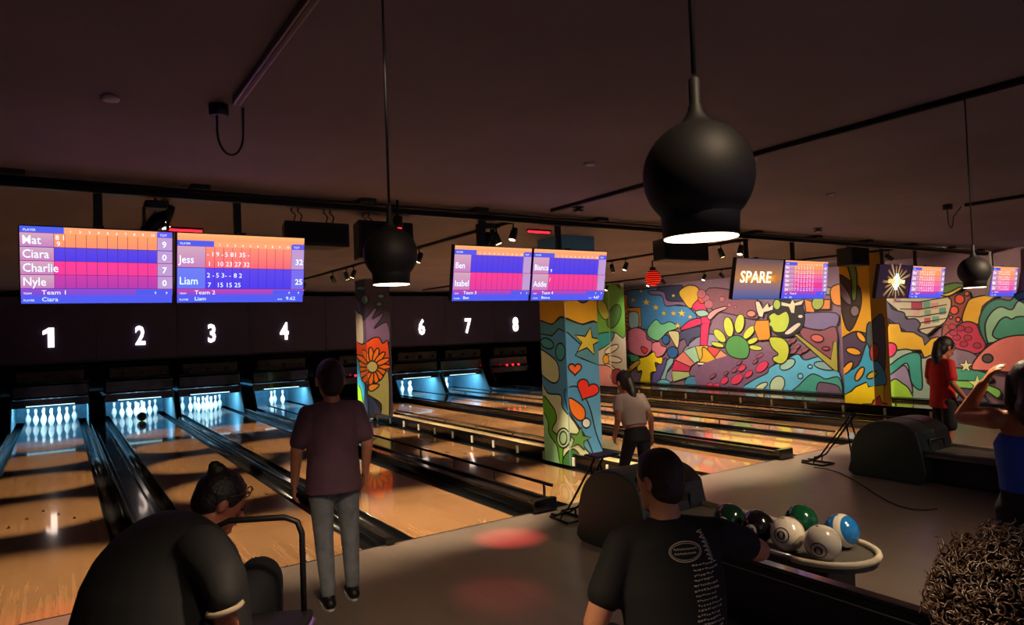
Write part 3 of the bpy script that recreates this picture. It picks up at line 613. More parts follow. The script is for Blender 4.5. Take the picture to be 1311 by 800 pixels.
for q, lb in (((740, 265), 'small black ceiling sensor left of the large pendant above the rail'), ((1047, 292), 'small black ceiling sensor above the third pair of screens')):
    c = onZ(*q, H); t = thing('ceiling_sensor', lb, 'sensor', c, group='ceiling sensors')
    B().lathe([(.03, -.05), (.055, -.045), (.055, -.03), (.03, -.028), (.03, -.015), (.06, -.012), (.06, -.0005)], 16).build('sensor_body', M_black, t); B().lathe([(.02, -.056), (.02, -.05)], 12).build('sensor_lens', mat('offwhite', '#b9aeb4'), t)

# globe pendants (bowling-pin heads hung upside down)
M_pend = mat('pendant_black', '#141113', .6, noise=.05, nscale=4)
M_pendin = mat('pendant_lamp', '#fff2d8', .5, emit=9, ecol='#ffdcae')
def pendant(px, py, diam_px, label, power, X=None):
    c = atD(px, py, .16*FPX/diam_px); t = thing('globe_pendant', label, 'pendant lamp', c, group='globe pendants')
    r = .08; a0 = R(48)
    prof = [(r*.68, -r*1.13), (r*.70, -r*.74)] + [(r*math.cos(a), r*math.sin(a)) for a in [R(-45+i*8.4) for i in range(15)]] + [(.019, .083), (.012, .093), (.0095, .104), (.0085, .106), (.0085, .142), (.005, .146)]
    B().lathe(prof, 36).build('shade', M_pend, t)
    B().lathe([(r*.66, -r*1.15), (r*.66, -r*1.135)], 28).build('lamp_face', M_pendin, t)
    B().tube([(0, 0, .15), (0, 0, H-c.z-.04)], .004, 6).build('cord', M_black, t)
    spot('pendant_light', c+Vector((0, 0, -.1)), c+Vector((0, 0, -2)), power, WARM, 110, .7, t, .04)
    return t
pendant(894, 225, 140, 'large near globe pendant, black, hanging in the upper middle right', 75)
pendant(500, 325, 69, 'mid sized black globe pendant in front of the loudspeaker', 75)
pendant(1247, 347, 37, 'small far black globe pendant in front of the rightmost screen', 75)

# loudspeakers and moving heads on the rail
def speaker(x0, x1, y, z0, z1, label, hang=True):
    t = thing('loudspeaker', label, 'loudspeaker', ((x0+x1)/2, y, z0), group='hung loudspeakers'); w = (x1-x0)/2; h = z1-z0
    o = B().prism([(-w, -.14, 0), (w, -.14, 0), (w*.8, .16, 0), (-w*.8, .16, 0)], (0, 0, h)).build('cabinet', M_black, t); bevel(o, .012)
    B().box((-w+.03, -.15, .03), (w-.03, -.141, h-.03)).build('grille', mat('grille', '#0e0e10', .8, bump=.3, nscale=300), t)
    for s in (-.6, -.4, .4, .6):
        B().tube([(s*w, 0, h), (s*w+.02, 0, h+(H-z1)*.4), (s*w-.02, 0, h+(H-z1)*.6), (s*w, 0, H-z0)], .007, 6).build('hanger', M_metal, t)
speaker(1.68, 2.28, 6.25, 2.64, 2.86, 'wide black loudspeaker hung right of the first pair of screens')
speaker(2.48, 3.08, 6.55, 2.58, 2.96, 'black loudspeaker half hidden behind the mid sized globe pendant')
speaker(6.55, 7.4, 6.35, 2.66, 2.94, 'black loudspeaker hung just below the large globe pendant')
speaker(11.0, 11.55, 6.4, 2.70, 3.0, 'rounded black loudspeaker beside the top of the yellow column')
def moving_head(x, label):
    t = thing('moving_head_light', label, 'stage light', (x, 6.08, 2.72), group='moving head lights')
    bevel(B().box((-.08, -.07, .16), (.08, .07, .22)).build('base', M_black, t), .01)
    for s in (-1, 1): B().box((s*.085-.01, -.03, .0), (s*.085+.01, .03, .17)).build('yoke_arm', M_black, t)
    B().lathe([(.05, -.12), (.06, -.1), (.06, .02), (.045, .07), (.02, .09)], 16, (0, 0, .05), mt=Matrix.Rotation(R(35), 3, 'Y')).build('lamp_head', M_metal, t)
    B().lathe([(.01, .22), (.01, H-2.72)], 8).build('stem', M_black, t)
    return t
mh = moving_head(.66, 'dark moving stage light above the first pair of screens'); moving_head(3.75, 'dark moving stage light above the second pair of screens')
rl = thing('added_red_lamp', 'small black red-beam lamp added out of sight on the rail behind the mid sized pendant', 'stage light', (2.62, 5.78, 2.86))  # unseen lamp, added to throw the red patches on the floor
B().lathe([(.04, -.07), (.045, -.06), (.045, .03), (.02, .05)], 14).build('lamp_body', M_black, rl); B().lathe([(.012, .05), (.012, H-2.86)], 8).build('stem', M_black, rl); B().lathe([(.035, -.073), (.035, -.0705)], 12).build('red_lens', M_redled, rl)
for a, pw in (((650, 688), 420), ((640, 760), 60), ((85, 790), 200)):
    spot('red_beam', (2.62, 5.78, 2.77), onZ(*a, 0), pw*3, (1, .10, .10), 14, 1.0, rl, .01)
# red lit globe lamp
t = thing('red_lamp', 'red glowing globe lamp hanging in front of the mural top', 'lamp', onY(836, 356, 9.3)); c = t.location
B().sphere((0, 0, 0), .15, 20).build('globe', mat('red_globe', '#e02018', .4, emit=1.0, ecol='#ff2a14'), t)
for k in range(-3, 4): B().tube([(math.sqrt(.0235-(.04*k)**2)*math.cos(a), math.sqrt(.0235-(.04*k)**2)*math.sin(a), .04*k) for a in [2*math.pi*i/20 for i in range(20)]], .012, 5, closed=True).build('cage_ring', M_black, t)
B().lathe([(.06, .14), (.06, .2), (.015, .22), (.015, H-c.z-.0)], 12).build('stem', M_black, t)

for q, lb in (((238, 295), 'red glowing strip lamp on the ceiling above the left pair of screens'), ((690, 297), 'red glowing strip lamp on the ceiling left of the hearts column top')):
    c = onZ(*q, H-.03); t = thing('red_strip_lamp', lb, 'lamp', c, group='red strip lamps')
    B().box((-.17, -.03, .01), (.17, .03, .0295)).build('strip_housing', M_black, t); B().tube([(-.16, 0, 0), (.16, 0, 0)], .012, 8).build('strip_tube', M_redled, t)
# ================================================================== TRACK SPOTLIGHTS
M_lampface = mat('spot_lens', '#fff1d6', .4, emit=14, ecol='#ffe2b0')
def track_spot(x, y, target, power, label, size=62, blend=.8, col=WARM, group='track spotlights'):
    loc = Vector((x, y, H-.16)); t = thing('track_spotlight', label, 'spotlight', loc, group=group)
    d = (Vector(target)-loc).normalized(); q = d.to_track_quat('-Z', 'Y').to_matrix()
    o = B().lathe([(.042, -.07), (.042, .02), (.035, .07), (.02, .075)], 16, mt=q).build('lamp_head', M_black, t)
    B().lathe([(.034, -.072), (.034, -.0705)], 16, mt=q).build('lens', M_lampface, t)
    B().tube([(0, 0, .03), (.0, .0, .125)], .008, 6).build('stem', M_black, t); B().box((-.02, -.05, .115), (.02, .05, .1245)).build('adapter', M_black, t)
    spot('spot_light', loc+d*.08, target, power, col, size, blend, t, .03)
LP = 1200
for x, ys, lab in ((.78, (6.5, 8.6, 10.7, 12.9, 15.0), 'spotlight on the track over lanes one and two'), (4.27, (6.5, 8.9, 11.5, 14.4), 'spotlight on the track over lanes three and four'), (8.5, (6.72, 9.2, 11.7, 14.4), 'spotlight on the track over lane six')):
    for k, y in enumerate(ys):
        od = ['nearest', 'second nearest', 'third nearest', 'fourth nearest', 'farthest'][k]
        for s, sd in ((-1, 'left'), (1, 'right')):
            track_spot(x+s*.001, y+.18*s, (x+s*1.0, y+(.4 if k else -.25), 0), LP*(.5 if x < 1 else .75 if x < 5 else 1.1), 'black %s, %s pair, aimed %s' % (lab, od, sd), (34 if k else 50) if x < 8 else 64, .55)
for k, y in enumerate((8.3, 10.2, 12.0, 13.6)):
    od = ['nearest', 'second nearest', 'third nearest', 'fourth nearest'][k]
    track_spot(12.551, y, (XR, y+.2, 1.2), 330, 'black spotlight beside the mural, %s, aimed at the painted wall' % od, 100, .9, (1, .86, .68))
    track_spot(12.549, y+.5, (11.3, y+.9, 0), 900, 'black spotlight beside the mural, %s, aimed at lane eight' % od, 70, .8)

# front tracks: out-of-view lamps added to brighten approach and hearts column; others light columns, mural
for x, y, tg, pw, sz, lb in ((.781, 1.5, (2.4, 4.3, 0), 200, 46, 'fill spotlight added out of view on the grey track, aimed at the approach before lane two'), (4.271, .25, (5.2, 4.0, 0), 260, 64, 'fill spotlight added out of view on the right track, aimed at the approach'),
    (4.269, .75, (5.75, 7.2, 1.1), 900, 22, 'spotlight added out of view on the right track, aimed at the hearts column'), (8.501, 1.2, (9.5, 4.6, 0), 260, 64, 'fill spotlight added out of view on the far right track, aimed at the approach'), (.779, -.2, (.3, 3.6, .4), 60, 50, 'fill spotlight added out of view on the grey track, aimed at lane one'),
    (4.272, 12.4, (5.8, 14.2, 1.3), 300, 50, 'spotlight aimed at the orange flower column'), (8.502, 7.3, (12.95, 7.3, 1.2), 800, 30, 'spotlight aimed at the yellow column'), (8.502, 12.6, (12.95, 14.6, 1.2), 500, 30, 'spotlight aimed at the far green column'),
    (12.552, 6.45, (XR, 5.2, 1.2), 260, 100, 'spotlight at the near end of the mural track')):
    track_spot(x, y, tg, pw, 'black '+lb, sz, .8)
# ================================================================== SCORING SCREENS
M_scr = col_emit('screen_content', 1.15); M_txt = mat('screen_text', '#e8f8ff', .5, emit=1.3, ecol='#dff6ff')
M_fire = mat('screen_fire', '#fff0c0', .5, emit=1.6, ecol='#fff2cc')
class Scr:
    def __init__(s, w, h): s.w = w; s.h = h; s.v = []; s.f = []; s.c = []; s.n = 0; s.t = B(); s.big = []
    def q(s, u0, v0, u1, v1, c0, c1=None, cl=None):
        """rectangle in screen fractions, v downwards, colour c0 at top to c1 at the bottom"""
        s.n += 1; d = -.0004*s.n; c0 = lin(c0); c1 = lin(c1) if c1 else c0
        o = len(s.v); s.v += [(u0*s.w, d, (1-v1)*s.h), (u1*s.w, d, (1-v1)*s.h), (u1*s.w, d, (1-v0)*s.h), (u0*s.w, d, (1-v0)*s.h)]
        s.f.append((o, o+1, o+2, o+3)); s.c += [c1, c1, c0, c0]
    def tri(s, pts, cs):
        s.n += 1; d = -.0004*s.n; o = len(s.v); s.v += [(u*s.w, d, (1-v)*s.h) for u, v in pts]; s.f.append(tuple(range(o, o+len(pts)))); s.c += [lin(c) for c in cs]
    def text(s, u, v, txt, size, mi=0, sx=1.0, off=.0):
        if size > .1 or len(txt) > 5 and size > .06:
            vs, fs = text_mesh(txt, size*s.h, offset=off, sx=sx); d = -.0004*(s.n+4); s.big.append(B().add([(u*s.w+x, d, (1-v)*s.h+y) for x, y, z in vs], fs, mi)); return
        vs, fs = text_mesh(txt, size*s.h, offset=off, sx=sx); d = -.0004*(s.n+4)
        s.t.add([(u*s.w+x, d, (1-v)*s.h+y) for x, y, z in vs], fs, mi)
    def build(s, parent):
        me = bpy.data.meshes.new('screen'); me.from_pydata(s.v, [], s.f); at = me.color_attributes.new('Col', 'FLOAT_COLOR', 'CORNER')
        for i, c in enumerate(s.c): at.data[i].color = (*c, 1)
        me.materials.append(M_scr); o = link('screen', me, parent, (-s.w/2, -.031, .0))
        if s.t.v: s.t.build('score_text', [M_txt, M_fire], o)['kind'] = 'stuff'
        for b in s.big: b.build('screen_word', [M_txt, M_fire], o)
def tv(x0, x1, label, draw, y=5.85, post=True):
    w = x1-x0; h = .545; t = thing('scoring_screen', label, 'screen', ((x0+x1)/2, y+.06, 2.125), group='scoring screens'); t.rotation_euler = (R(11), 0, 0)
    bevel(B().box((-w/2, -.028, -.006), (w/2, .03, h+.006)).build('housing', M_black, t), .004, 1)
    sc = Scr(w-.016, h); draw(sc); sc.build(t); [c for c in t.children if c.name.startswith('screen')][0].location[0] = -(w-.016)/2
    p = B().box((-.03, .03, .2), (.03, .06, h+.02)).build('mount_plate', M_black, t)
    px = B().box((-.03, .04, .3), (.03, .075, .82)).build('mount_post', M_black, t); px.rotation_euler = (R(-11), 0, 0); px.location = (0, .05, .02)
BL, OR, PK, MG, VI = '#5c44e0', '#f59a62', '#f23c8c', '#c93aa0', '#7a44c0'
def score(rows, team, player, avg=None, head=.0, cells=10, names=True):
    def d(s):
        s.q(0, 0, 1, 1, '#8a40c0', '#4858e8')
        top = head
        if head: s.q(0, 0, 1, head, '#ffb070', '#ff9a66')
        s.q(0, top, .27, top+.075, '#4a5ae0'); s.q(.27, top, .9, top+.09, '#f0a070'); s.q(.89, top+.01, 1, top+.085, '#5a5ae0')
        for k in range(cells): s.text(.29+.06*k+.015, top+.07, str(k+1), .05)
        s.text(.02, top+.06, 'PLAYER', .04); s.text(.91, top+.065, 'TOT', .045)
        v = top+.085; rh = (.80-v)/len(rows)
        for nm, c0, c1, cells_, tot in rows:
            s.q(0, v, 1, v+rh, c0, c1)
            s.q(0, v+.004, .205, v+rh-.004, '#c9a0b4' if c0 != BL else '#6a78e8', '#c07ab4' if c0 != BL else '#6070e8'); s.q(.89, v+.004, 1, v+rh-.004, '#b894c8' if c0 != BL else '#7468e4')
            for k in range(cells+1): s.q(.205+.0685*k, v, .208+.0685*k, v+rh, '#5a2a60' if c0 != BL else '#3a2ab0')
            s.q(0, v+rh-.006, 1, v+rh, '#4a2a70')
            if nm: s.text(.012, v+rh*.78, nm, min(.155, rh*.95), sx=.85, off=.0004)
            for k, (a, b_) in enumerate(cells_):
                s.text(.215+.0685*k, v+rh*.44, a, min(.095, rh*.5)); s.text(.222+.0685*k, v+rh*.9, b_, min(.095, rh*.5))
            if tot: s.text(.925, v+rh*.75, tot, min(.12, rh*.7), off=.001)
            v += rh
        s.q(0, .80, 1, .885, '#c040a8' if head else '#8a48c8', '#7a48c8'); s.q(.74, .81, .995, .88, '#4a58e4')
        s.text(.125, .875, team, .08, sx=1.15); s.text(.015, .875, 'TEAM', .035); s.text(.87, .872, '9', .05); s.text(.95, .872, '9', .05)
        s.text(.125, .965, player, .075, sx=1.1); s.text(.015, .965, 'PLAYER', .035)
        if avg: s.text(.85, .965, avg, .075, sx=1.15); s.text(.78, .965, 'AVG', .035)
    return d
tv(-.225, .745, 'scoring screen listing four players, leftmost of all screens', score([('Mat', OR, '#f58a66', [('8 1', '9')], '9'), ('Ciara', '#5a44d8', '#4a3ae0', [], '0'), ('Charlie', PK, '#e83a94', [], '7'), ('Nyle', MG, '#a83aa8', [], '0')], 'Team 1', 'Ciara'))
tv(.765, 1.76, 'scoring screen with two players above illuminated numbers three and four', score([('Jess', '#ff8a70', '#f56070', [('- 1', '1'), ('9 -', '10'), ('5 8', '23'), ('1 3', '27'), ('5 -', '32')], '32'), ('Liam', BL, '#4a3ae0', [('2 -', '7'), ('5 3', '15'), ('- -', '15'), ('8 2', '25')], '25')], 'Team 2', 'Liam', '9.62', head=.1))
tv(3.205, 4.135, 'scoring screen left of the pair in front of the hearts column', score([('Ben', '#5a44d8', '#4a3ae0', [], ''), ('Isabel', PK, '#d83a98', [], '')], 'Team 3', 'Ben', head=.07))
tv(4.15, 5.17, 'scoring screen just above the hearts column, right of its pair', score([('Bianca', '#5a44d8', '#4a3ae0', [('', '9')], ''), ('Addie', PK, '#d83a98', [('/', '')], '')], 'Team 4', 'Bianca', '4.67', head=.07))
def spare(s):
    s.q(0, 0, 1, .5, '#5a4a52', '#b87a4a'); s.q(0, .5, 1, 1, '#a87454', '#3a5a9a')
    for k in range(7):
        a = .10-.012*k; s.q(.5-.4+.02*k, .38-a+.1, .5+.4-.02*k, .38+a+.1, ['#b8763c', '#c47c38', '#cc8034', '#d48830', '#dc9036', '#e49a40', '#eaa24a'][k])
    s.text(.10, .585, 'SPARE', .40, 1, 1.12, .004)
def burst(s):
    s.q(0, 0, 1, 1, '#241a2c', '#2a2028')
    for k in range(18):
        a = 2*math.pi*k/18; r = .30+.18*((k*7) % 5)/5; w = .07
        s.tri([(.55, .5), (.55+r*math.cos(a-w), .5+r*1.5*math.sin(a-w)), (.55+r*math.cos(a+w), .5+r*1.5*math.sin(a+w))], ['#ffd890', '#6a3a24', '#6a3a24'])
    s.tri([(.55+.13*math.cos(2*math.pi*k/16), .5+.2*math.sin(2*math.pi*k/16)) for k in range(16)], ['#fff0c0']*16)
    s.tri([(.30, .42), (.82, .44), (.82, .56), (.30, .54)], ['#ffd060', '#fff4d0', '#fff4d0', '#ffd060']); s.tri([(.5, .25), (.6, .25), (.62, .75), (.52, .75)], ['#e0f0ff']*4)
many = lambda n: [('P%d' % k, [OR, '#f58a80', '#f0709a', '#e85aa8', PK, '#c850c0'][k % 6], None, [('7 2', '9'), ('8 /', '27'), ('9 -', '36'), ('X', '55'), ('6 3', '64'), ('8 1', '73'), ('7 1', '81')], '81') for k in range(n)]
def plain(rows, team, nm):
    rr = [(['Ana', 'Leo', 'Max', 'Sam', 'Kim', 'Joe'][k], c or OR, None, ce, to) for k, (n_, c, _, ce, to) in enumerate(rows)]
    return score(rr, team, nm, head=.04)
tv(7.42, 8.44, 'screen showing the glowing word SPARE', spare)
tv(8.47, 9.52, 'scoring screen crowded with scores, right beside the word SPARE', plain(many(6), 'Team 5', 'Joe'))
tv(10.95, 11.98, 'dark screen with a bright golden light burst', burst)
tv(12.0, 13.15, 'scoring screen right beside the golden light burst', plain(many(4), 'Team 7', 'Ana'))
tv(14.05, 15.12, 'rightmost scoring screen partly behind the small far pendant', plain(many(4), 'Team 9', 'Max'), y=5.45)
# ================================================================== BALL RETURNS, RAMPS
M_hood = mat('hood_plastic', '#1c2b29', .42, noise=.1, nscale=3); M_hood2 = mat('hood_black', '#15171a', .4)
M_tray = mat('tray_liner', '#57534a', .6); M_rim = mat('tray_rim', '#d8cdb4', .4)
def ball_return(x, y, label):
    t = thing('ball_return', label, 'ball return', (x, y, 0), group='ball returns')
    prof = [(.37, 0), (.40, .16), (.38, .34), (.30, .50), (.17, .61), (.0, .655), (-.18, .645), (-.31, .58), (-.37, .47), (-.38, 0)]
    prof = [prof[0]] + [p for p in smooth_poly(prof, 3) if True][1:27] + [prof[-1]]
    o = B().prism([(-.36, a, b) for a, b in prof], (.36, 0, 0)).build('hood_half', M_hood, t); fixn(o); bevel(o, .02, 3)
    o = B().prism([(.004, a, b) for a, b in prof], (.356, 0, 0)).build('hood_half', M_hood2, t); fixn(o); bevel(o, .02, 3)
    # ball mouth facing the tray
    B().tube([(-.16+.0*a, -.385, .30+.0*a) for a in (0,)] + [(-.16, -.39, .46), (.16, -.39, .46), (.16, -.385, .30)], .015, 8).build('mouth_frame', M_black, t)
    B().box((-.15, -.386, .30), (.15, -.375, .455)).build('mouth', mat('void', '#050505', .9), t)
    # rack: pedestal, long oval tray, rim
    bevel(B().box((-.16, -1.75, 0), (.16, -.385, .30)).build('pedestal', M_black, t), .02)
    oval = [(.30*math.cos(a), -1.62+.33*math.sin(a)) for a in [math.pi+math.pi*i/14 for i in range(15)]] + [(.30, -.40), (-.30, -.40)]
    o = B().prism([(a, b, .30) for a, b in oval], (0, 0, .035)).build('tray', M_tray, t); fixn(o)
    B().tube([(a*1.03, b, .35) for a, b in oval[:15]] , .02, 10).build('rim_end', M_rim, t)
    for s in (-1, 1): B().tube([(s*.309, -1.62, .355), (s*.309, -.39, .355)], .02, 10).build('rim_rail', mat('rim_purple', '#4d4350', .3, coat=.5) if s < 0 else M_rim, t)
    return t
BX, BY = 4.02, 4.2
ball_return(BX, BY, 'ball return with dark green hood and ball tray behind the seated man')
ball_return(7.98, 4.08, 'ball return with dark hood beside the woman in red')
def cap(d, r, a0, a1, c, n=20, k=4):
    """patch of a sphere between polar angles a0..a1 around direction d"""
    b = B(); q = Vector(d).normalized().to_track_quat('Z', 'Y').to_matrix()
    prof = [(r*math.sin(a0+(a1-a0)*i/k), r*math.cos(a0+(a1-a0)*i/k)) for i in range(k+1)]
    vs = [q @ Vector((p*math.cos(2*math.pi*j/n), p*math.sin(2*math.pi*j/n), z)) for p, z in prof for j in range(n)]
    return b.add([v for v in vs], [(i*n+j, (i+1)*n+j, (i+1)*n+(j+1) % n, i*n+(j+1) % n) for i in range(k) for j in range(n)], 0, True)
BR = .108; TZ = .335+BR
M_bw = mat('ball_white', '#e6ddcb', .22, coat=.8); M_bg = mat('ball_green', '#0c2a1e', .15, coat=.9, noise=.3, nscale=25); M_bk = mat('ball_black', '#0e0c0e', .15, coat=.9)
M_bg2 = mat('ball_green2', '#0f4a2c', .15, coat=.9, noise=.3, nscale=25); M_bb = mat('ball_blue', '#1c6fb8', .15, coat=.9); M_lab = mat('ball_label', '#d6d2cc', .35); M_ring = mat('ball_ring', '#2a2426', .4); M_pur = mat('ball_purple', '#5a2a55', .3)
def ball(x, y, m, label, style):
    t = tag(B().sphere((0, 0, 0), BR, 32).build('bowling_ball', m, None, (x, y, TZ)), label, 'bowling ball', 'balls on the rack')
    to = (CAM-t.location).normalized(); d = (to+cr*style.get('dx', -.5)+cu*style.get('dy', -.35)).normalized()
    if style['k'] == 'disc':
        cap(d, BR+.0006, 0, .38, 0).build('label_disc', M_lab, t); cap(d, BR+.001, .36, .40, 0).build('label_ring', M_ring, t); txt = M_ring
    elif style['k'] == 'ring':
        cap(d, BR+.0006, .40, .46, 0).build('label_ring', M_ring, t); cap(d, BR+.0006, 0, .24, 0).build('label_disc', M_ring, t); txt = M_lab
    else:
        cap((to+cr*.9+cu*.1).normalized(), BR+.0006, .95, 1.35, 0, 28).build('band', M_bw, t); txt = None
    if txt:
        vs, fs = text_mesh(style['n'], .05, offset=.001, align='CENTER'); q = d.to_track_quat('Z', 'Y').to_matrix(); p = []
        for vx, vy, vz in vs:
            v = Vector((vx, vy-.017, 0)); r2 = v.x*v.x+v.y*v.y; p.append(q @ Vector((v.x, v.y, math.sqrt(max(1e-6, BR*BR-r2))+.0016)))
        B().add(p, fs).build('number', txt, t)
    for k in range(3):
        a = (cu+cr*(.25*(k-1))+cf*.1*(k == 2)).normalized()
        cap((cu*1.0+cr*(.3*(k-1))+cf*(.3 if k == 1 else .0)).normalized(), BR+.0004, 0, .09, 0, 12, 2).build('finger_hole', mat('void', '#050505', .9), t)
ball(3.86, 3.16, M_bg, 'dark green bowling ball with white label disc, farthest on the rack', {'k': 'disc', 'n': '14', 'dx': -.55, 'dy': -.25})
ball(3.86, 2.935, M_bk, 'black bowling ball with white label disc on the rack', {'k': 'disc', 'n': '12', 'dx': -.5, 'dy': -.3})
ball(3.86, 2.71, M_bw, 'cream bowling ball with ring logo, next to the black ball', {'k': 'ring', 'n': '8', 'dx': -.45, 'dy': -.1})
ball(3.86, 2.47, M_bw, 'cream bowling ball with ring logo at the front of the rack', {'k': 'ring', 'n': '8', 'dx': -.25, 'dy': -.5})
ball(4.19, 2.83, M_bg2, 'bright green bowling ball in the back row of the rack', {'k': 'disc', 'n': '9', 'dx': -.9, 'dy': -.2})
ball(4.17, 2.53, M_bb, 'blue bowling ball with a white band at the rear of the rack', {'k': 'band', 'n': ''})
# low black divider in front of the rack
t = thing('seat_divider', 'low black panel wall in front of the ball rack', 'divider', (3.40, 1.2, 0))
bevel(B().box((-.03, 0, 0), (.03, 2.0, .385)).build('panel', mat('divider_black', '#121113', .55), t), .006, 1)
bevel(B().box((-.04, -.01, .385), (.04, 2.01, .41)).build('top_trim', M_gloss, t), .006, 1)
B().tube([(-.034, 0, .34), (-.034, 2.0, .34)], .004, 6).build('edge_bead', mat('bead', '#8a8488', .3, .5), t)
# ball ramps
M_ramp = mat('ramp_tube', '#1a181b', .3, .6); M_rpur = mat('ramp_purple', '#7a5fae', .4)
def ramp(x, y, label, pad=True):
    t = thing('ball_ramp', label, 'ramp', (x, y, 0), group='ball ramps')
    for s in (-1, 1):
        B().tube([(s*.07, .62, .03), (s*.07, .52, .035), (s*.06, .36, .13), (s*.05, .0, .60), (s*.05, -.05, .68)], .010, 8).build('slide_rail', M_ramp, t)
        B().tube([(s*.05, .02, .58), (s*.13, -.10, .012)], .010, 8).build('leg', M_ramp, t)
        B().tube([(s*.10, .60, .012), (s*.12, .30, .012)], .012, 8).build('foot', M_ramp, t)
    B().tube([(-.12, .30, .012), (.12, .30, .012)], .010, 8).build('cross_bar', M_ramp, t); B().tube([(-.10, .60, .012), (.10, .60, .012)], .012, 8).build('cross_bar', M_ramp, t)
    B().tube([(-.10, .42, .10), (.10, .42, .10)], .010, 8).build('cross_bar', M_ramp, t)
    for s in (-1, 1): B().tube([(s*.09, .45, .012), (s*.07, .42, .10)], .008, 6).build('strut', M_ramp, t)
    if pad:
        bevel(B().box((-.13, -.16, .665), (.13, .02, .685)).build('top_plate', M_black, t), .006)
        for k in range(3): B().box((-.12, -.14+.05*k, .6855), (.12, -.125+.05*k, .6875)).build('purple_stripe', M_rpur, t)
ramp(4.0, 4.72, 'black tubular ball ramp with purple striped top beside lane 4'); ramp(7.9, 4.62, 'black tubular ball ramp in front of the dark ball return', False)
pts = [onZ(*q, .008) for q in ((1042, 598), (1058, 600), (1075, 605), (1093, 614), (1110, 625), (1124, 634), (1138, 642), (1152, 648), (1168, 652), (1185, 653), (1200, 651))]
tag(B().tube(pts, .006, 6).build('floor_cable', M_black), 'thin black cable curving across the approach floor', 'cable')
# bar stool with hoop back at lower left
c0 = atD(340, 740, 2.5)
t = thing('bar_stool', 'black tube framed stool with hoop back beside the crouching woman', 'stool', (c0.x-.02, c0.y+.02, 0), R(-28))
B().tube([(-.16, 0, .80), (-.16, 0, 1.08), (-.145, 0, 1.125), (-.10, 0, 1.145), (.10, 0, 1.145), (.145, 0, 1.125), (.16, 0, 1.08), (.16, 0, .80)], .011, 10).build('back_hoop', M_black, t)
bevel(B().box((-.19, -.36, .765), (.19, .02, .80)).build('seat', M_black, t), .012); bevel(B().box((-.195, -.365, .745), (.195, .025, .765)).build('seat_trim', M_rpur, t), .006)
for sx in (-1, 1):
    for sy in (0, 1): B().tube([(sx*.15, -.03-.28*sy, .75), (sx*.19, .0-.34*sy, 0)], .012, 8).build('leg', M_black, t)
B().tube([(-.17, -.02, .3), (.17, -.02, .3), (.17, -.33, .3), (-.17, -.33, .3)], .009, 8, closed=True).build('foot_ring', M_black, t)

# ================================================================== PEOPLE
TMP = bpy.data.scenes.new('remesh_tmp')
def remesh(b, voxel, smooth=4, f=.5):
    me = bpy.data.meshes.new('r'); me.from_pydata(b.v, [], b.f); o = bpy.data.objects.new('r', me); TMP.collection.objects.link(o)
    bm = bmesh.new(); bm.from_mesh(me); bmesh.ops.recalc_face_normals(bm, faces=bm.faces); bm.to_mesh(me); bm.free()
    m = o.modifiers.new('r', 'REMESH'); m.mode = 'VOXEL'; m.voxel_size = voxel; m.use_smooth_shade = True
    s = o.modifiers.new('s', 'SMOOTH'); s.iterations = smooth; s.factor = f
    vl = TMP.view_layers[0]; vl.update(); dg = vl.depsgraph; dg.update()
    out = bpy.data.meshes.new_from_object(o.evaluated_get(dg)); bpy.data.objects.remove(o); bpy.data.meshes.remove(me)
    out.polygons.foreach_set('use_smooth', [True]*len(out.polygons))
    return out
def put(name, me, m, parent):
    me.name = name; me.materials.clear(); me.materials.append(m); return link(name, me, parent)
V = lambda *a: Vector(a)
def cone(b, p0, r0, p1, r1, n=14):
    p0, p1 = Vector(p0), Vector(p1); b.tube([p0, p1], [r0, r1], n); b.sphere(p0, r0*.995, n); b.sphere(p1, r1*.995, n)
def chain(b, pts, rs, n=14):
    for i in range(len(pts)-1): cone(b, pts[i], rs[i], pts[i+1], rs[i+1], n)
def loft(b, rings, n=24):
    """rings: (centre, right*rx, fwd*ry)"""
    vs = [Vector(c)+Vector(x)*math.cos(2*math.pi*j/n)+Vector(y)*math.sin(2*math.pi*j/n) for c, x, y in rings for j in range(n)]; k = len(rings)
    fs = [(i*n+j, i*n+(j+1) % n, (i+1)*n+(j+1) % n, (i+1)*n+j) for i in range(k-1) for j in range(n)]
    b.add(vs, fs + [tuple(range(n))[::-1], tuple(range((k-1)*n, k*n))])
def hand(b, w, d, side, palm, s=1.0, curl=.5):
    """w wrist, d finger direction, side = towards the thumb, palm = palm normal"""
    d = Vector(d).normalized(); side = Vector(side); side = (side-d*side.dot(d)).normalized(); palm = Vector(palm); palm = (palm-d*palm.dot(d)-side*palm.dot(side)).normalized(); w = Vector(w)
    for k in range(4):
        o = side*(.033-.021*k)*s; a = w+d*.015*s+o*.55; kn = w+d*(.088-.004*abs(k-1.3))*s+o; cone(b, a, .015*s, kn, .0115*s, 10)
        L = (.070, .080, .074, .058)[k]*s; c1 = curl*.6; c2 = curl*1.3
        m1 = kn+(d*math.cos(c1)+palm*math.sin(c1))*L*.5; m2 = m1+(d*math.cos(c2)+palm*math.sin(c2))*L*.32; m3 = m2+(d*math.cos(c2*1.3)+palm*math.sin(c2*1.3))*L*.25
        chain(b, [kn, m1, m2, m3], [.0105*s, .0092*s, .0085*s, .007*s], 8)
    t0 = w+d*.025*s+side*.02*s; t1 = t0+(d*.6+side*.75+palm*.25).normalized()*.04*s; t2 = t1+(d*.9+side*.25+palm*.4).normalized()*.032*s; t3 = t2+(d+palm*.4).normalized()*.024*s
    chain(b, [t0, t1, t2, t3], [.015*s, .012*s, .0105*s, .0085*s], 8)
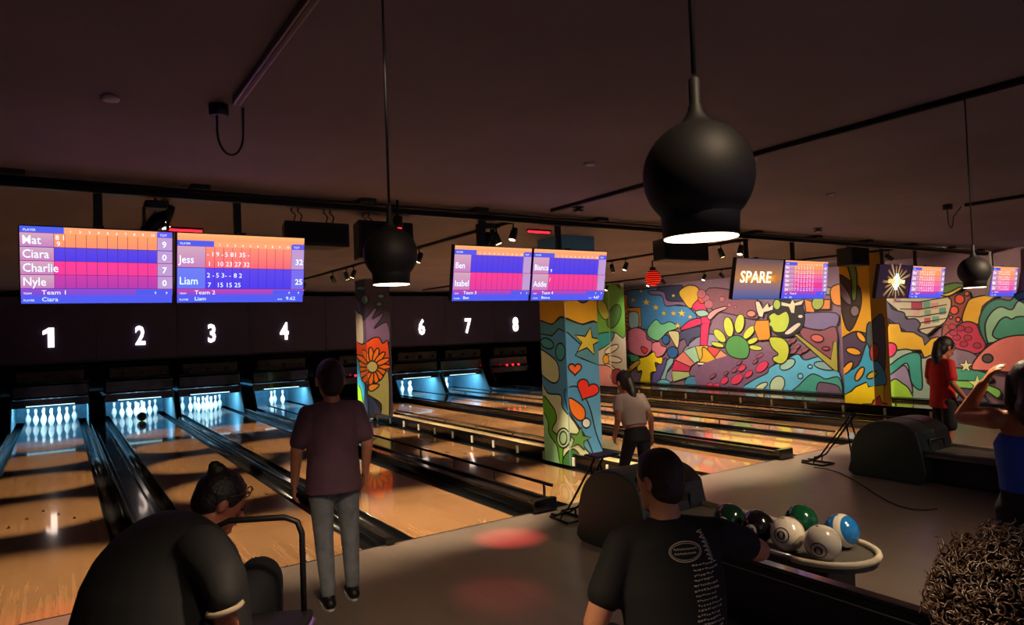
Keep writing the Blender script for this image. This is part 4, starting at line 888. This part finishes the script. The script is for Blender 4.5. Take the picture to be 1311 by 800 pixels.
def head_geo(b, h, f, u, s=1.0):
    """h head centre, f facing, u up"""
    f = Vector(f).normalized(); u = Vector(u); u = (u-f*u.dot(f)).normalized(); r = f.cross(u); q = Matrix((r, f, u)).transposed()
    b.sphere(h+u*.02*s, .1*s, 20, sc=(.76, .95, 1.0), mt=q); b.sphere(h+f*.022*s-u*.045*s, .08*s, 16, sc=(.74, .80, .88), mt=q)
    cone(b, h+f*.085*s+u*.01*s, .011*s, h+f*.112*s-u*.025*s, .014*s, 8); b.sphere(h+f*.075*s-u*.088*s, .026*s, 10)
    for k in (-1, 1): b.sphere(h+r*.080*s*k-f*.008*s-u*.005*s, .03*s, 10, sc=(.35, .6, 1), mt=q)
    cone(b, h+f*.088*s-u*.058*s-r*.016*s, .009*s, h+f*.088*s-u*.058*s+r*.016*s, .009*s, 8)
    return r, f, u, q
SKIN = lambda nm, c: mat('skin_'+nm, c, .5, noise=.05, nscale=30)
def face_parts(t, h, r, f, u, s):
    for k in (-1, 1):
        B().sphere(h+f*.086*s+u*.012*s+r*.031*s*k, .011*s, 10).build('eye', mat('eye_dark', '#1a1210', .2), t)
    B().tube([h+f*.099*s-u*.058*s+r*.02*s*a for a in (-1, 0, 1)], .004*s, 6).build('mouth', mat('lips', '#7a3a34', .5), t)
def person(label, loc, rz, s, J, skin, shirt, trousers, hair, cat='person', build=1.0, sleeve=.55, hem=.06, crop=0, hairfn=None, shoe=None, arm_r=1.0, curl=.55, face=True, loose=1.0, shorts=False, tank=False, hs=1.0):
    t = thing('person', label, cat, loc, rz)
    D = dict(pelvis=V(0, 0, .95), waist=V(0, 0, 1.10), chest=V(0, .0, 1.28), neck=V(0, -.015, 1.47), head=V(0, .02, 1.615), hf=V(0, 1, 0), hu=V(0, 0, 1),
             shl=V(-.175, -.01, 1.415), shr=V(.175, -.01, 1.415), ell=V(-.235, -.03, 1.14), elr=V(.235, -.03, 1.14), wrl=V(-.245, .05, .90), wrr=V(.245, .05, .90),
             hil=V(-.095, 0, .92), hir=V(.095, 0, .92), knl=V(-.105, .02, .50), knr=V(.105, .02, .50), anl=V(-.11, -.02, .09), anr=V(.11, -.02, .09), tol=V(-.03, 1, 0), tor=V(.03, 1, 0))
    D.update({k: Vector(v) for k, v in J.items()}); D = {k: (v*s if k not in ('hf', 'hu', 'tol', 'tor') else v) for k, v in D.items()}
    rs = (D['shr']-D['shl']).normalized(); rp = (D['hir']-D['hil']).normalized(); sp = (D['chest']-D['pelvis']).normalized(); fs_ = sp.cross(rs)*-1
    fs_ = rs.cross(sp)*-1 if fs_.dot(Vector((0, 0, 0))) else sp.cross(rs).normalized(); fp = sp.cross(rp).normalized(); up2 = (D['neck']-D['chest']).normalized(); fu = up2.cross(rs).normalized()
    sb = s*build
    D['head'] = D['head']+Vector(D['hu']).normalized()*.06*s*(hs-1); hsc = s*hs
    b = B(); r, f, u, q = head_geo(b, D['head'], D['hf'], D['hu'], hsc)
    cone(b, D['neck']-up2*.05*s, .058*sb, D['head']-u*.05*s-f*.01*s, .052*s)
    for k in 'lr': cone(b, D['neck']-up2*.04*s, .045*sb, D['sh'+k], .046*sb)
    loft(b, [(D['pelvis']-sp*.04*s, rp*.15*sb, fp*.10*sb), (D['waist'], rs*.135*sb, fs_*.09*sb), (D['chest'], rs*.155*sb, fs_*.10*sb), (D['neck']-up2*.06*s, rs*.13*sb, fu*.075*sb), (D['neck'], rs*.05*sb, fu*.05*sb)])
    for k, sg in (('l', -1), ('r', 1)):
        chain(b, [D['sh'+k], D['el'+k], D['wr'+k]], [.054*sb*arm_r, .040*sb*arm_r, .028*s])
        hd = (D['wr'+k]-D['el'+k]).normalized(); hand(b, D['wr'+k], hd, Vector((0, 1, 0))+fs_*.3, rs*-sg, s, curl)
        chain(b, [D['hi'+k], D['kn'+k], D['an'+k]], [.082*sb, .055*sb, .040*s])
    put('body', remesh(b, .0072*s, 3), skin, t)
    # trousers
    b = B(); lo = loose
    loft(b, [(D['pelvis']-sp*.09*s, rp*.168*sb, fp*.122*sb), (D['pelvis'], rp*.172*sb, fp*.125*sb), (D['pelvis']+sp*.09*s, rp*.155*sb, fp*.112*sb)])
    for k in 'lr':
        if shorts: chain(b, [D['hi'+k], D['hi'+k].lerp(D['kn'+k], .75)], [.098*sb*lo, .088*sb*lo])
        else: chain(b, [D['hi'+k], D['kn'+k], D['an'+k]+(D['kn'+k]-D['an'+k])*.04], [.096*sb*lo, .068*sb*lo, .056*s*lo])
    put('shorts' if shorts else 'trousers', remesh(b, .011*s, 4), trousers, t)
    # shirt
    b = B(); h0 = D['pelvis'].lerp(D['waist'], crop) - (sp*hem*s if not crop else sp*0)
    rings = [(h0, rp*.188*sb*(1 if not crop else .86), fp*.14*sb*(1 if not crop else .9))]
    if crop < .8: rings.append((D['waist'], rs*.165*sb, fs_*.122*sb))
    rings += [(D['chest'], rs*.182*sb, fs_*.128*sb), (D['neck']-up2*.075*s, rs*.172*sb, fu*.10*sb), (D['neck']-up2*.02*s, rs*.085*sb, fu*.068*sb), (D['neck']+up2*.004*s, rs*.06*sb, fu*.058*sb)]
    if tank: rings = rings[:-2]; rings[-1] = (D['neck']-up2*.13*s, rs*.15*sb, fu*.10*sb)
    loft(b, rings)
    if not tank:
        for k in 'lr': cone(b, D['neck']-up2*.035*s, .055*sb, D['sh'+k]+up2*.0*s, .054*sb)
    for k in 'lr':
        if sleeve > 0:
            a = D['sh'+k]; e = D['el'+k]; w = D['wr'+k]
            if sleeve <= 1: chain(b, [a, a.lerp(e, sleeve)], [.058*sb, .062*sb])
            else: chain(b, [a, e, e.lerp(w, sleeve-1)], [.06*sb, .054*sb, .048*sb])
    shm = put('shirt', remesh(b, .010*s, 4), shirt, t)
    # shoes
    for k in 'lr':
        a = D['an'+k]; d = Vector(D['to'+k]); d.z = 0; d.normalize(); sd = d.cross(Vector((0, 0, 1)))
        z0 = a.z-.09*s
        b = B(); p = Vector((a.x, a.y, z0)); cone(b, p-d*.05*s+V(0, 0, .045*s), .042*s, p+d*.10*s+V(0, 0, .042*s), .042*s); cone(b, p+d*.10*s+V(0, 0, .040*s), .042*s, p+d*.15*s+V(0, 0, .034*s), .034*s); cone(b, a, .046*s, p-d*.02*s+V(0, 0, .05*s), .045*s)
        o = put('shoe', remesh(b, .009*s, 3), (shoe or mat('shoe_black', '#101012', .5)), t)
        pl = [p+d*(.055*s+.135*s*math.cos(a_))+sd*.047*s*math.sin(a_) for a_ in [2*math.pi*i/16 for i in range(16)]]
        fixn(B().prism(pl, (0, 0, .022*s)).build('sole', mat('sole_white', '#c9c4be', .6), o))
    h = D['head']
    if hairfn: hairfn(t, h, r, f, u, q, hsc, hair)
    if face: face_parts(t, h, r, f, u, hsc)
    return t, D, shm
def hair_short(t, h, r, f, u, q, s, m):
    b = B(); b.sphere(h+u*.034*s-f*.012*s, .104*s, 20, sc=(.80, .95, .93), mt=q); b.sphere(h-f*.035*s-u*.012*s, .085*s, 16, sc=(.86, .80, 1.0), mt=q); b.sphere(h+u*.085*s+f*.02*s, .06*s, 14, sc=(1, 1.1, .55), mt=q)
    put('hair', remesh(b, .009*s, 2), m, t)
def hair_long(back=.38, thick=.05, swing=V(0, 0, 0), over=False):
    def fn(t, h, r, f, u, q, s, m):
        b = B(); b.sphere(h+u*.032*s-f*.014*s, .106*s, 20, sc=(.82, .95, .95), mt=q); b.sphere(h-f*.04*s-u*.02*s, .085*s, 16, sc=(.9, .8, 1.05), mt=q)
        if over:
            for k in (-1, 1): chain(b, [h+r*.07*s*k+u*.03*s, h+r*.085*s*k-u*.10*s-f*.01*s, h+r*.075*s*k-u*.24*s-f*.02*s], [.035*s, .035*s, .022*s])
        p = [h-f*.085*s+u*.01*s, h-f*.11*s-V(0, 0, .12*s)+swing*.3*s, h-f*.09*s-V(0, 0, back*.65*s)+swing*.7*s, h-f*.08*s-V(0, 0, back*s)+swing*s]
        chain(b, p, [.05*s, thick*s, thick*.9*s, .02*s]); put('hair', remesh(b, .009*s, 2), m, t)
    return fn
HB = mat('hair_dark', '#17100f', .45, bump=.5, nscale=90); HBr = mat('hair_brown', '#2e1d16', .55, noise=.3, nscale=60, bump=.6)
# standing man seen from behind
S1 = mat('tee_plum', '#5a3c4c', .85, noise=.12, nscale=10, bump=.5); T1 = mat('jeans_grey', '#767b84', .85, noise=.25, nscale=12, bump=.7)
person('man in plum t-shirt and grey jeans standing with his back turned before lane 2', (1.55, 4.60, 0), R(-6), .925,
       dict(wrl=V(-.275, .03, .90), ell=V(-.265, -.03, 1.14), elr=V(.245, -.05, 1.15), wrr=V(.25, .04, .915), hir=V(.09, .0, .92), knr=V(.12, .05, .50), anr=V(.125, .03, .09), knl=V(-.08, .02, .5), anl=V(-.075, -.07, .09), shl=V(-.18, -.01, 1.40), shr=V(.18, -.01, 1.41)), SKIN('a', '#b77a5e'), S1, T1, HBr, build=1.12, sleeve=.75, hem=.13, hairfn=hair_short, loose=.94, hs=1.28)
# bowling girl in white crop top
cw = onZ(816, 640, 0); 
person('girl in white cropped top with long dark ponytail stepping up to lane 5', (4.78, 5.02, 0), R(-12), .80,
       dict(pelvis=V(0, -.02, .90), waist=V(.0, .03, 1.05), chest=V(.0, .10, 1.22), neck=V(0, .17, 1.40), head=V(.0, .24, 1.53), hf=V(-.1, .95, -.25), hu=V(0, .2, 1), shl=V(-.165, .14, 1.35), shr=V(.165, .12, 1.35), ell=V(-.25, .0, 1.12), wrl=V(-.24, .10, .92), elr=V(.26, .06, 1.09), wrr=V(.30, .12, .86),
            hil=V(-.09, -.02, .88), hir=V(.09, -.02, .88), knl=V(-.10, .16, .50), anl=V(-.10, .10, .09), knr=V(.10, .0, .48), anr=V(.12, -.25, .11)), SKIN('b', '#9a6450'), mat('top_white', '#a8958f', .8), mat('trousers_black', '#15121a', .8), HB, sleeve=.5, crop=.75, hairfn=hair_long(.42, .045, V(.04, -.04, 0)), hs=1.2)
# woman in red
person('woman in red t-shirt and black shorts walking past the dark ball return', (8.57, 3.87, 0), R(-118), .885,
       dict(head=V(0, .06, 1.60), hf=V(0, .92, -.38), hu=V(0, .35, .93), neck=V(0, .01, 1.465), wrl=V(-.22, .16, .98), ell=V(-.24, .0, 1.15), wrr=V(.24, .14, .94), elr=V(.25, -.04, 1.15), knl=V(-.10, .12, .5), anl=V(-.10, .16, .09), knr=V(.10, .0, .5), anr=V(.10, -.16, .10)), SKIN('c', '#b9765a'), mat('tee_red', '#c01a16', .8, noise=.12, nscale=12), mat('shorts_black', '#141216', .8), HB, sleeve=.7, hem=.12, hairfn=hair_long(.36, .055), shorts=True, shoe=mat('shoe_pale', '#cfc6bd', .6), build=1.0, hs=1.18)
# woman in blue top with raised arm
bw = atD(1322, 560, 3.35)
person('woman in blue top and black trousers raising her elbow at the right edge', (bw.x, bw.y, 0), R(-62), .90,
       dict(shl=V(-.17, .0, 1.42), ell=V(-.30, .17, 1.405), wrl=V(-.20, .10, 1.60), shr=V(.17, 0, 1.42), elr=V(.38, .14, 1.43), wrr=V(.18, .12, 1.60), head=V(0, .03, 1.615)), SKIN('d', '#b06a44'), mat('top_blue', '#2455c8', .7), mat('trousers_dark', '#1c1a1a', .85), HB, sleeve=0, hem=-.02, crop=.5, tank=True, hairfn=hair_long(.26, .085, V(0, 0, 0), True), arm_r=1.15)
# seated man in printed black t-shirt
fm = V(1.83, 1.75, 0)
tm, Dm, shm = person('seated man in black t-shirt with white print on the back', fm, R(-30), .98,
       dict(pelvis=V(0, -.02, .52), waist=V(0, .0, .66), chest=V(0.0, .05, .86), neck=V(0.0, .10, 1.10), head=V(-.005, .145, 1.235), hf=V(-.55, .82, -.2), hu=V(0, .2, 1), shl=V(-.18, .07, 1.02), shr=V(.19, .09, 1.04), ell=V(-.30, .02, .76), wrl=V(-.26, .24, .66), elr=V(.40, .20, .93), wrr=V(.36, .46, .86),
            hil=V(-.10, .02, .50), hir=V(.10, .02, .50), knl=V(-.16, .44, .50), knr=V(.16, .44, .50), anl=V(-.16, .42, .09), anr=V(.16, .42, .09)), SKIN('e', '#c98868'), mat('tee_black', '#121113', .85), mat('jeans_dark', '#16171c', .85), HBr, build=1.12, sleeve=.62, hem=.05, hairfn=hair_short)
M_print = mat('shirt_print', '#c4b8a6', .8)
def shirt_print(t, shm, items, name):
    bv = BVHTree.FromPolygons([v.co for v in shm.data.vertices], [list(p.vertices) for p in shm.data.polygons]); b = B()
    back = V(0, -1, 0)
    for quad in items:
        p = []
        for x, z in quad:
            hit = bv.ray_cast(V(x, -1.5, z), V(0, 1, 0))
            if hit[0] is None: p = None; break
            p.append(hit[0]-V(0, .004, 0))
        if p: b.add(p, [tuple(range(len(p)))])
    o = b.build(name, M_print, t); o['kind'] = 'stuff'; return o
it = []
def stroke(pts, w):
    for (x0, z0), (x1, z1) in zip(pts, pts[1:]):
        L_ = math.hypot(x1-x0, z1-z0) or 1; nx, nz = -(z1-z0)/L_*w, (x1-x0)/L_*w; it.append([(x0-nx, z0-nz), (x1-nx, z1-nz), (x1+nx, z1+nz), (x0+nx, z0+nz)])
ov = [(.03+.060*math.cos(a), 1.0+.032*math.sin(a)) for a in [2*math.pi*i/28 for i in range(29)]]; stroke(ov, .0016); stroke([(.03+(x-.03)*.9, 1.0+(z-1.0)*.82) for x, z in ov], .0010)
for rw in range(2):
    x = -.012
    while x < .07: w_ = random.uniform(.004, .009); stroke([(x, 1.007-.014*rw), (x+w_*.5, 1.011-.014*rw), (x+w_, 1.005-.014*rw)], .0014); x += w_+.003
for k in range(7): stroke([(.10+.004*k+.012*math.sin(a*3), 1.045-.014*k+a*.004) for a in [i*.35 for i in range(9)]], .0014)
for rw in range(17):
    x = .045+.004*math.sin(rw); z = .955-.0155*rw
    while x < .135+.012*math.sin(rw*1.7):
        w_ = random.uniform(.004, .012); stroke([(x, z+random.uniform(-.002, .002)), (x+w_, z+random.uniform(-.002, .002))], random.uniform(.0018, .0032)); x += w_+random.uniform(.002, .005)
shirt_print(tm, shm, it, 'shirt_print')
st = thing('stool', 'low black stool under the seated man', 'stool', fm, R(-30))
B().lathe([(.19, .36), (.2, .37), (.2, .405), (.18, .415)], 24).build('seat', M_black, st); B().lathe([(.02, .02), (.02, .36)], 10).build('post', M_metal, st); B().lathe([(.17, 0), (.17, .015), (.03, .02)], 20).build('base', M_metal, st)
# crouching woman at lower left, seated and bent forward
A = lambda x, y, d: atD(x, y, d)
wt = thing('person', 'woman in black jacket bent forward with a hair bun, lower left', 'person', (A(200, 760, 2.25).x, A(200, 760, 2.25).y, 0)); O = wt.location.copy()
W_ = lambda x, y, d: A(x, y, d)-O
kt = cf.copy(); kt.z = 0; kt.normalize(); rt = cr0.copy()
JB = mat('jacket_black', '#0d0d12', .8, noise=.2, nscale=6, bump=.6); SKw = SKIN('f', '#a3604a')
hd = W_(281, 643, 2.62); hf = (rt*.75+kt*.6-V(0, 0, .55)).normalized(); hu = (V(0, 0, 1)+rt*.25+kt*.2).normalized()
b = B(); r, f, u, q = head_geo(b, hd, hf, hu, .95); nk = W_(258, 680, 2.52); cone(b, nk-V(0, 0, .03), .055, hd-u*.04-f*.01, .05)
loft(b, [(W_(190, 850, 2.2), rt*.17, kt*.12), (W_(200, 760, 2.3), rt*.16, kt*.1), (W_(222, 715, 2.42), rt*.13, kt*.08), (nk, rt*.06, kt*.05)])
chain(b, [W_(262, 708, 2.25), W_(285, 745, 2.12), W_(288, 776, 2.06)], [.05, .04, .03]); hand(b, W_(288, 776, 2.06), kt*.35-V(0, 0, .8)-rt*.1, rt*-1, kt, .95, .6)
chain(b, [W_(172, 725, 2.45), W_(150, 800, 2.45), W_(190, 860, 2.75)], [.05, .04, .03]); hand(b, W_(190, 850, 2.75), kt, rt, V(0, 0, -1), .95, .6)
fl_ = lambda p, z: V(p.x, p.y, z)
for xx, dd in ((230, 2.3), (290, 2.35)):
    h_ = W_(xx-40, 880, dd); k_ = W_(xx+45, 745, 2.72); chain(b, [h_, k_, fl_(k_+kt*.05, .09)], [.08, .055, .04])
put('body', remesh(b, .008, 3), SKw, wt)
b = B(); loft(b, [(W_(200, 880, 2.12), rt*.30, kt*.20), (W_(206, 800, 2.18), rt*.282, kt*.21), (W_(211, 742, 2.26), rt*.262, kt*.20), (W_(213, 708, 2.33), rt*.228, kt*.18), (W_(215, 682, 2.39), rt*.175, kt*.14), (W_(217, 664, 2.44), rt*.11, kt*.09), (W_(219, 655, 2.47), rt*.05, kt*.04)])
cone(b, W_(225, 690, 2.44), .09, nk-V(0, 0, .02), .062); chain(b, [W_(258, 706, 2.27), W_(284, 742, 2.12), W_(288, 764, 2.07)], [.088, .072, .056]); chain(b, [W_(172, 725, 2.42), W_(150, 800, 2.4), W_(180, 860, 2.7)], [.085, .075, .05])
put('jacket', remesh(b, .012, 5), JB, wt)
b = B()
for xx, dd in ((230, 2.3), (290, 2.35)):
    h_ = W_(xx-40, 880, dd); k_ = W_(xx+42, 742, 2.72); chain(b, [h_, k_, fl_(k_+kt*.05, .12)], [.11, .092, .06])
put('trousers', remesh(b, .012, 4), mat('trousers_navy', '#0f1017', .85), wt)
for xx in (230, 290):
    k_ = W_(xx+42, 742, 2.72); p = fl_(k_+kt*.05, 0); b = B(); cone(b, p+V(0, 0, .045), .045, p+kt*.16+V(0, 0, .04), .04); cone(b, p+V(0, 0, .045), .045, p+V(0, 0, .09), .045); put('shoe', remesh(b, .01, 3), mat('shoe_black', '#101012', .5), wt)
b = B(); q3 = q; b.sphere(hd+u*.034-f*.014, .100, 20, sc=(.82, .95, .95), mt=q3); b.sphere(hd-f*.04-u*.0, .082, 16, sc=(.88, .8, 1.0), mt=q3)
bun = hd+u*.10-f*.062; b.sphere(bun, .036, 12); b.sphere(bun+u*.012-f*.02, .025, 10); cone(b, bun, .02, bun-r*.045+u*.02, .008); cone(b, bun, .018, bun+u*.035-f*.02, .006)
put('hair', remesh(b, .008, 2), HB, wt)
g = B()
for k in (-1, 1): g.tube([hd+f*.052+u*.074+r*(.035*k+.026*math.cos(a))+u*.022*math.sin(a)+f*.02 for a in [2*math.pi*i/14 for i in range(14)]], .0028, 6, closed=True); g.tube([hd+f*.07+u*.074+r*.06*k, hd-f*.01+u*.03+r*.082*k], .0028, 6)
g.tube([hd+f*.096+u*.088-r*.01, hd+f*.096+u*.088+r*.01], .0028, 6); g.build('glasses', mat('frame_dark', '#3a2a24', .3), wt)
face_parts(wt, hd, r, f, u, .95)
b = B(); cw_ = W_(288, 779, 2.055)
b.tube([cw_+rt*(.048*math.cos(a))+kt*(.046*math.sin(a))+V(0, 0, .010*math.cos(a)) for a in [R(20*i) for i in range(18)]], .009, 6, closed=True); b.build('pale_cuff', mat('cuff_pale', '#a08f7c', .7), wt)
st2 = thing('stool', 'black stool under the bent woman at lower left', 'stool', (O.x-.12, O.y-.12, 0))
B().lathe([(.19, .62), (.2, .63), (.2, .66), (.18, .67)], 24).build('seat', M_black, st2); B().lathe([(.02, .02), (.02, .62)], 10).build('post', M_metal, st2); B().lathe([(.19, 0), (.19, .015), (.03, .02)], 20).build('base', M_metal, st2)
# person with curly hair at the lower right corner
cc = atD(1306, 800, 1.06); sC = cc.z/1.615
M_curl = mat('hair_curly', '#2e1d13', .45, noise=.35, nscale=40)
def hair_curly(t, h, r, f, u, q, s, m):
    b = B(); b.sphere(h+u*.03*s-f*.02*s, .130*s, 20, sc=(.97, 1, 1), mt=q); o = put('hair', remesh(b, .01, 1), mat('hair_under', '#1c1310', .7), t)
    rnd = random.Random(3); cb = B()
    for k in range(2600):
        z = rnd.uniform(-.75, 1); a = rnd.uniform(0, 2*math.pi); w = math.sqrt(1-z*z); d = r*w*math.cos(a)+f*w*math.sin(a)+u*z
        if d.dot(f) > .62 and d.dot(u) < .45: continue
        p = h+u*.03*s-f*.02*s+d*.125*s*rnd.uniform(.92, 1.12); ax = (d*.5+V(rnd.uniform(-.6, .6), rnd.uniform(-.6, .6), rnd.uniform(-.9, .1))).normalized(); e1 = ax.orthogonal().normalized(); e2 = ax.cross(e1); L_ = rnd.uniform(.02, .05)*s; rr = rnd.uniform(.006, .012)*s; ph = rnd.uniform(0, 6)
        cb.tube([p+ax*L_*i/12+(e1*math.cos(ph+i*.8)+e2*math.sin(ph+i*.8))*rr for i in range(13)], [.0019*s]*12+[.0008*s], 4)
    c = cb.build('curls', m, t); c['kind'] = 'stuff'
person('person with curly brown hair in the lower right corner', (cc.x, cc.y, 0), R(-25), sC, dict(head=V(0, .0, 1.615), hf=V(.3, 1, -.1)), SKIN('g', '#8a5a42'), mat('top_dark', '#1a1618', .85), mat('trousers_black', '#15121a', .8), M_curl, sleeve=.6, hairfn=hair_curly)
bpy.data.scenes.remove(TMP); bpy.data.scenes.remove(TXT)
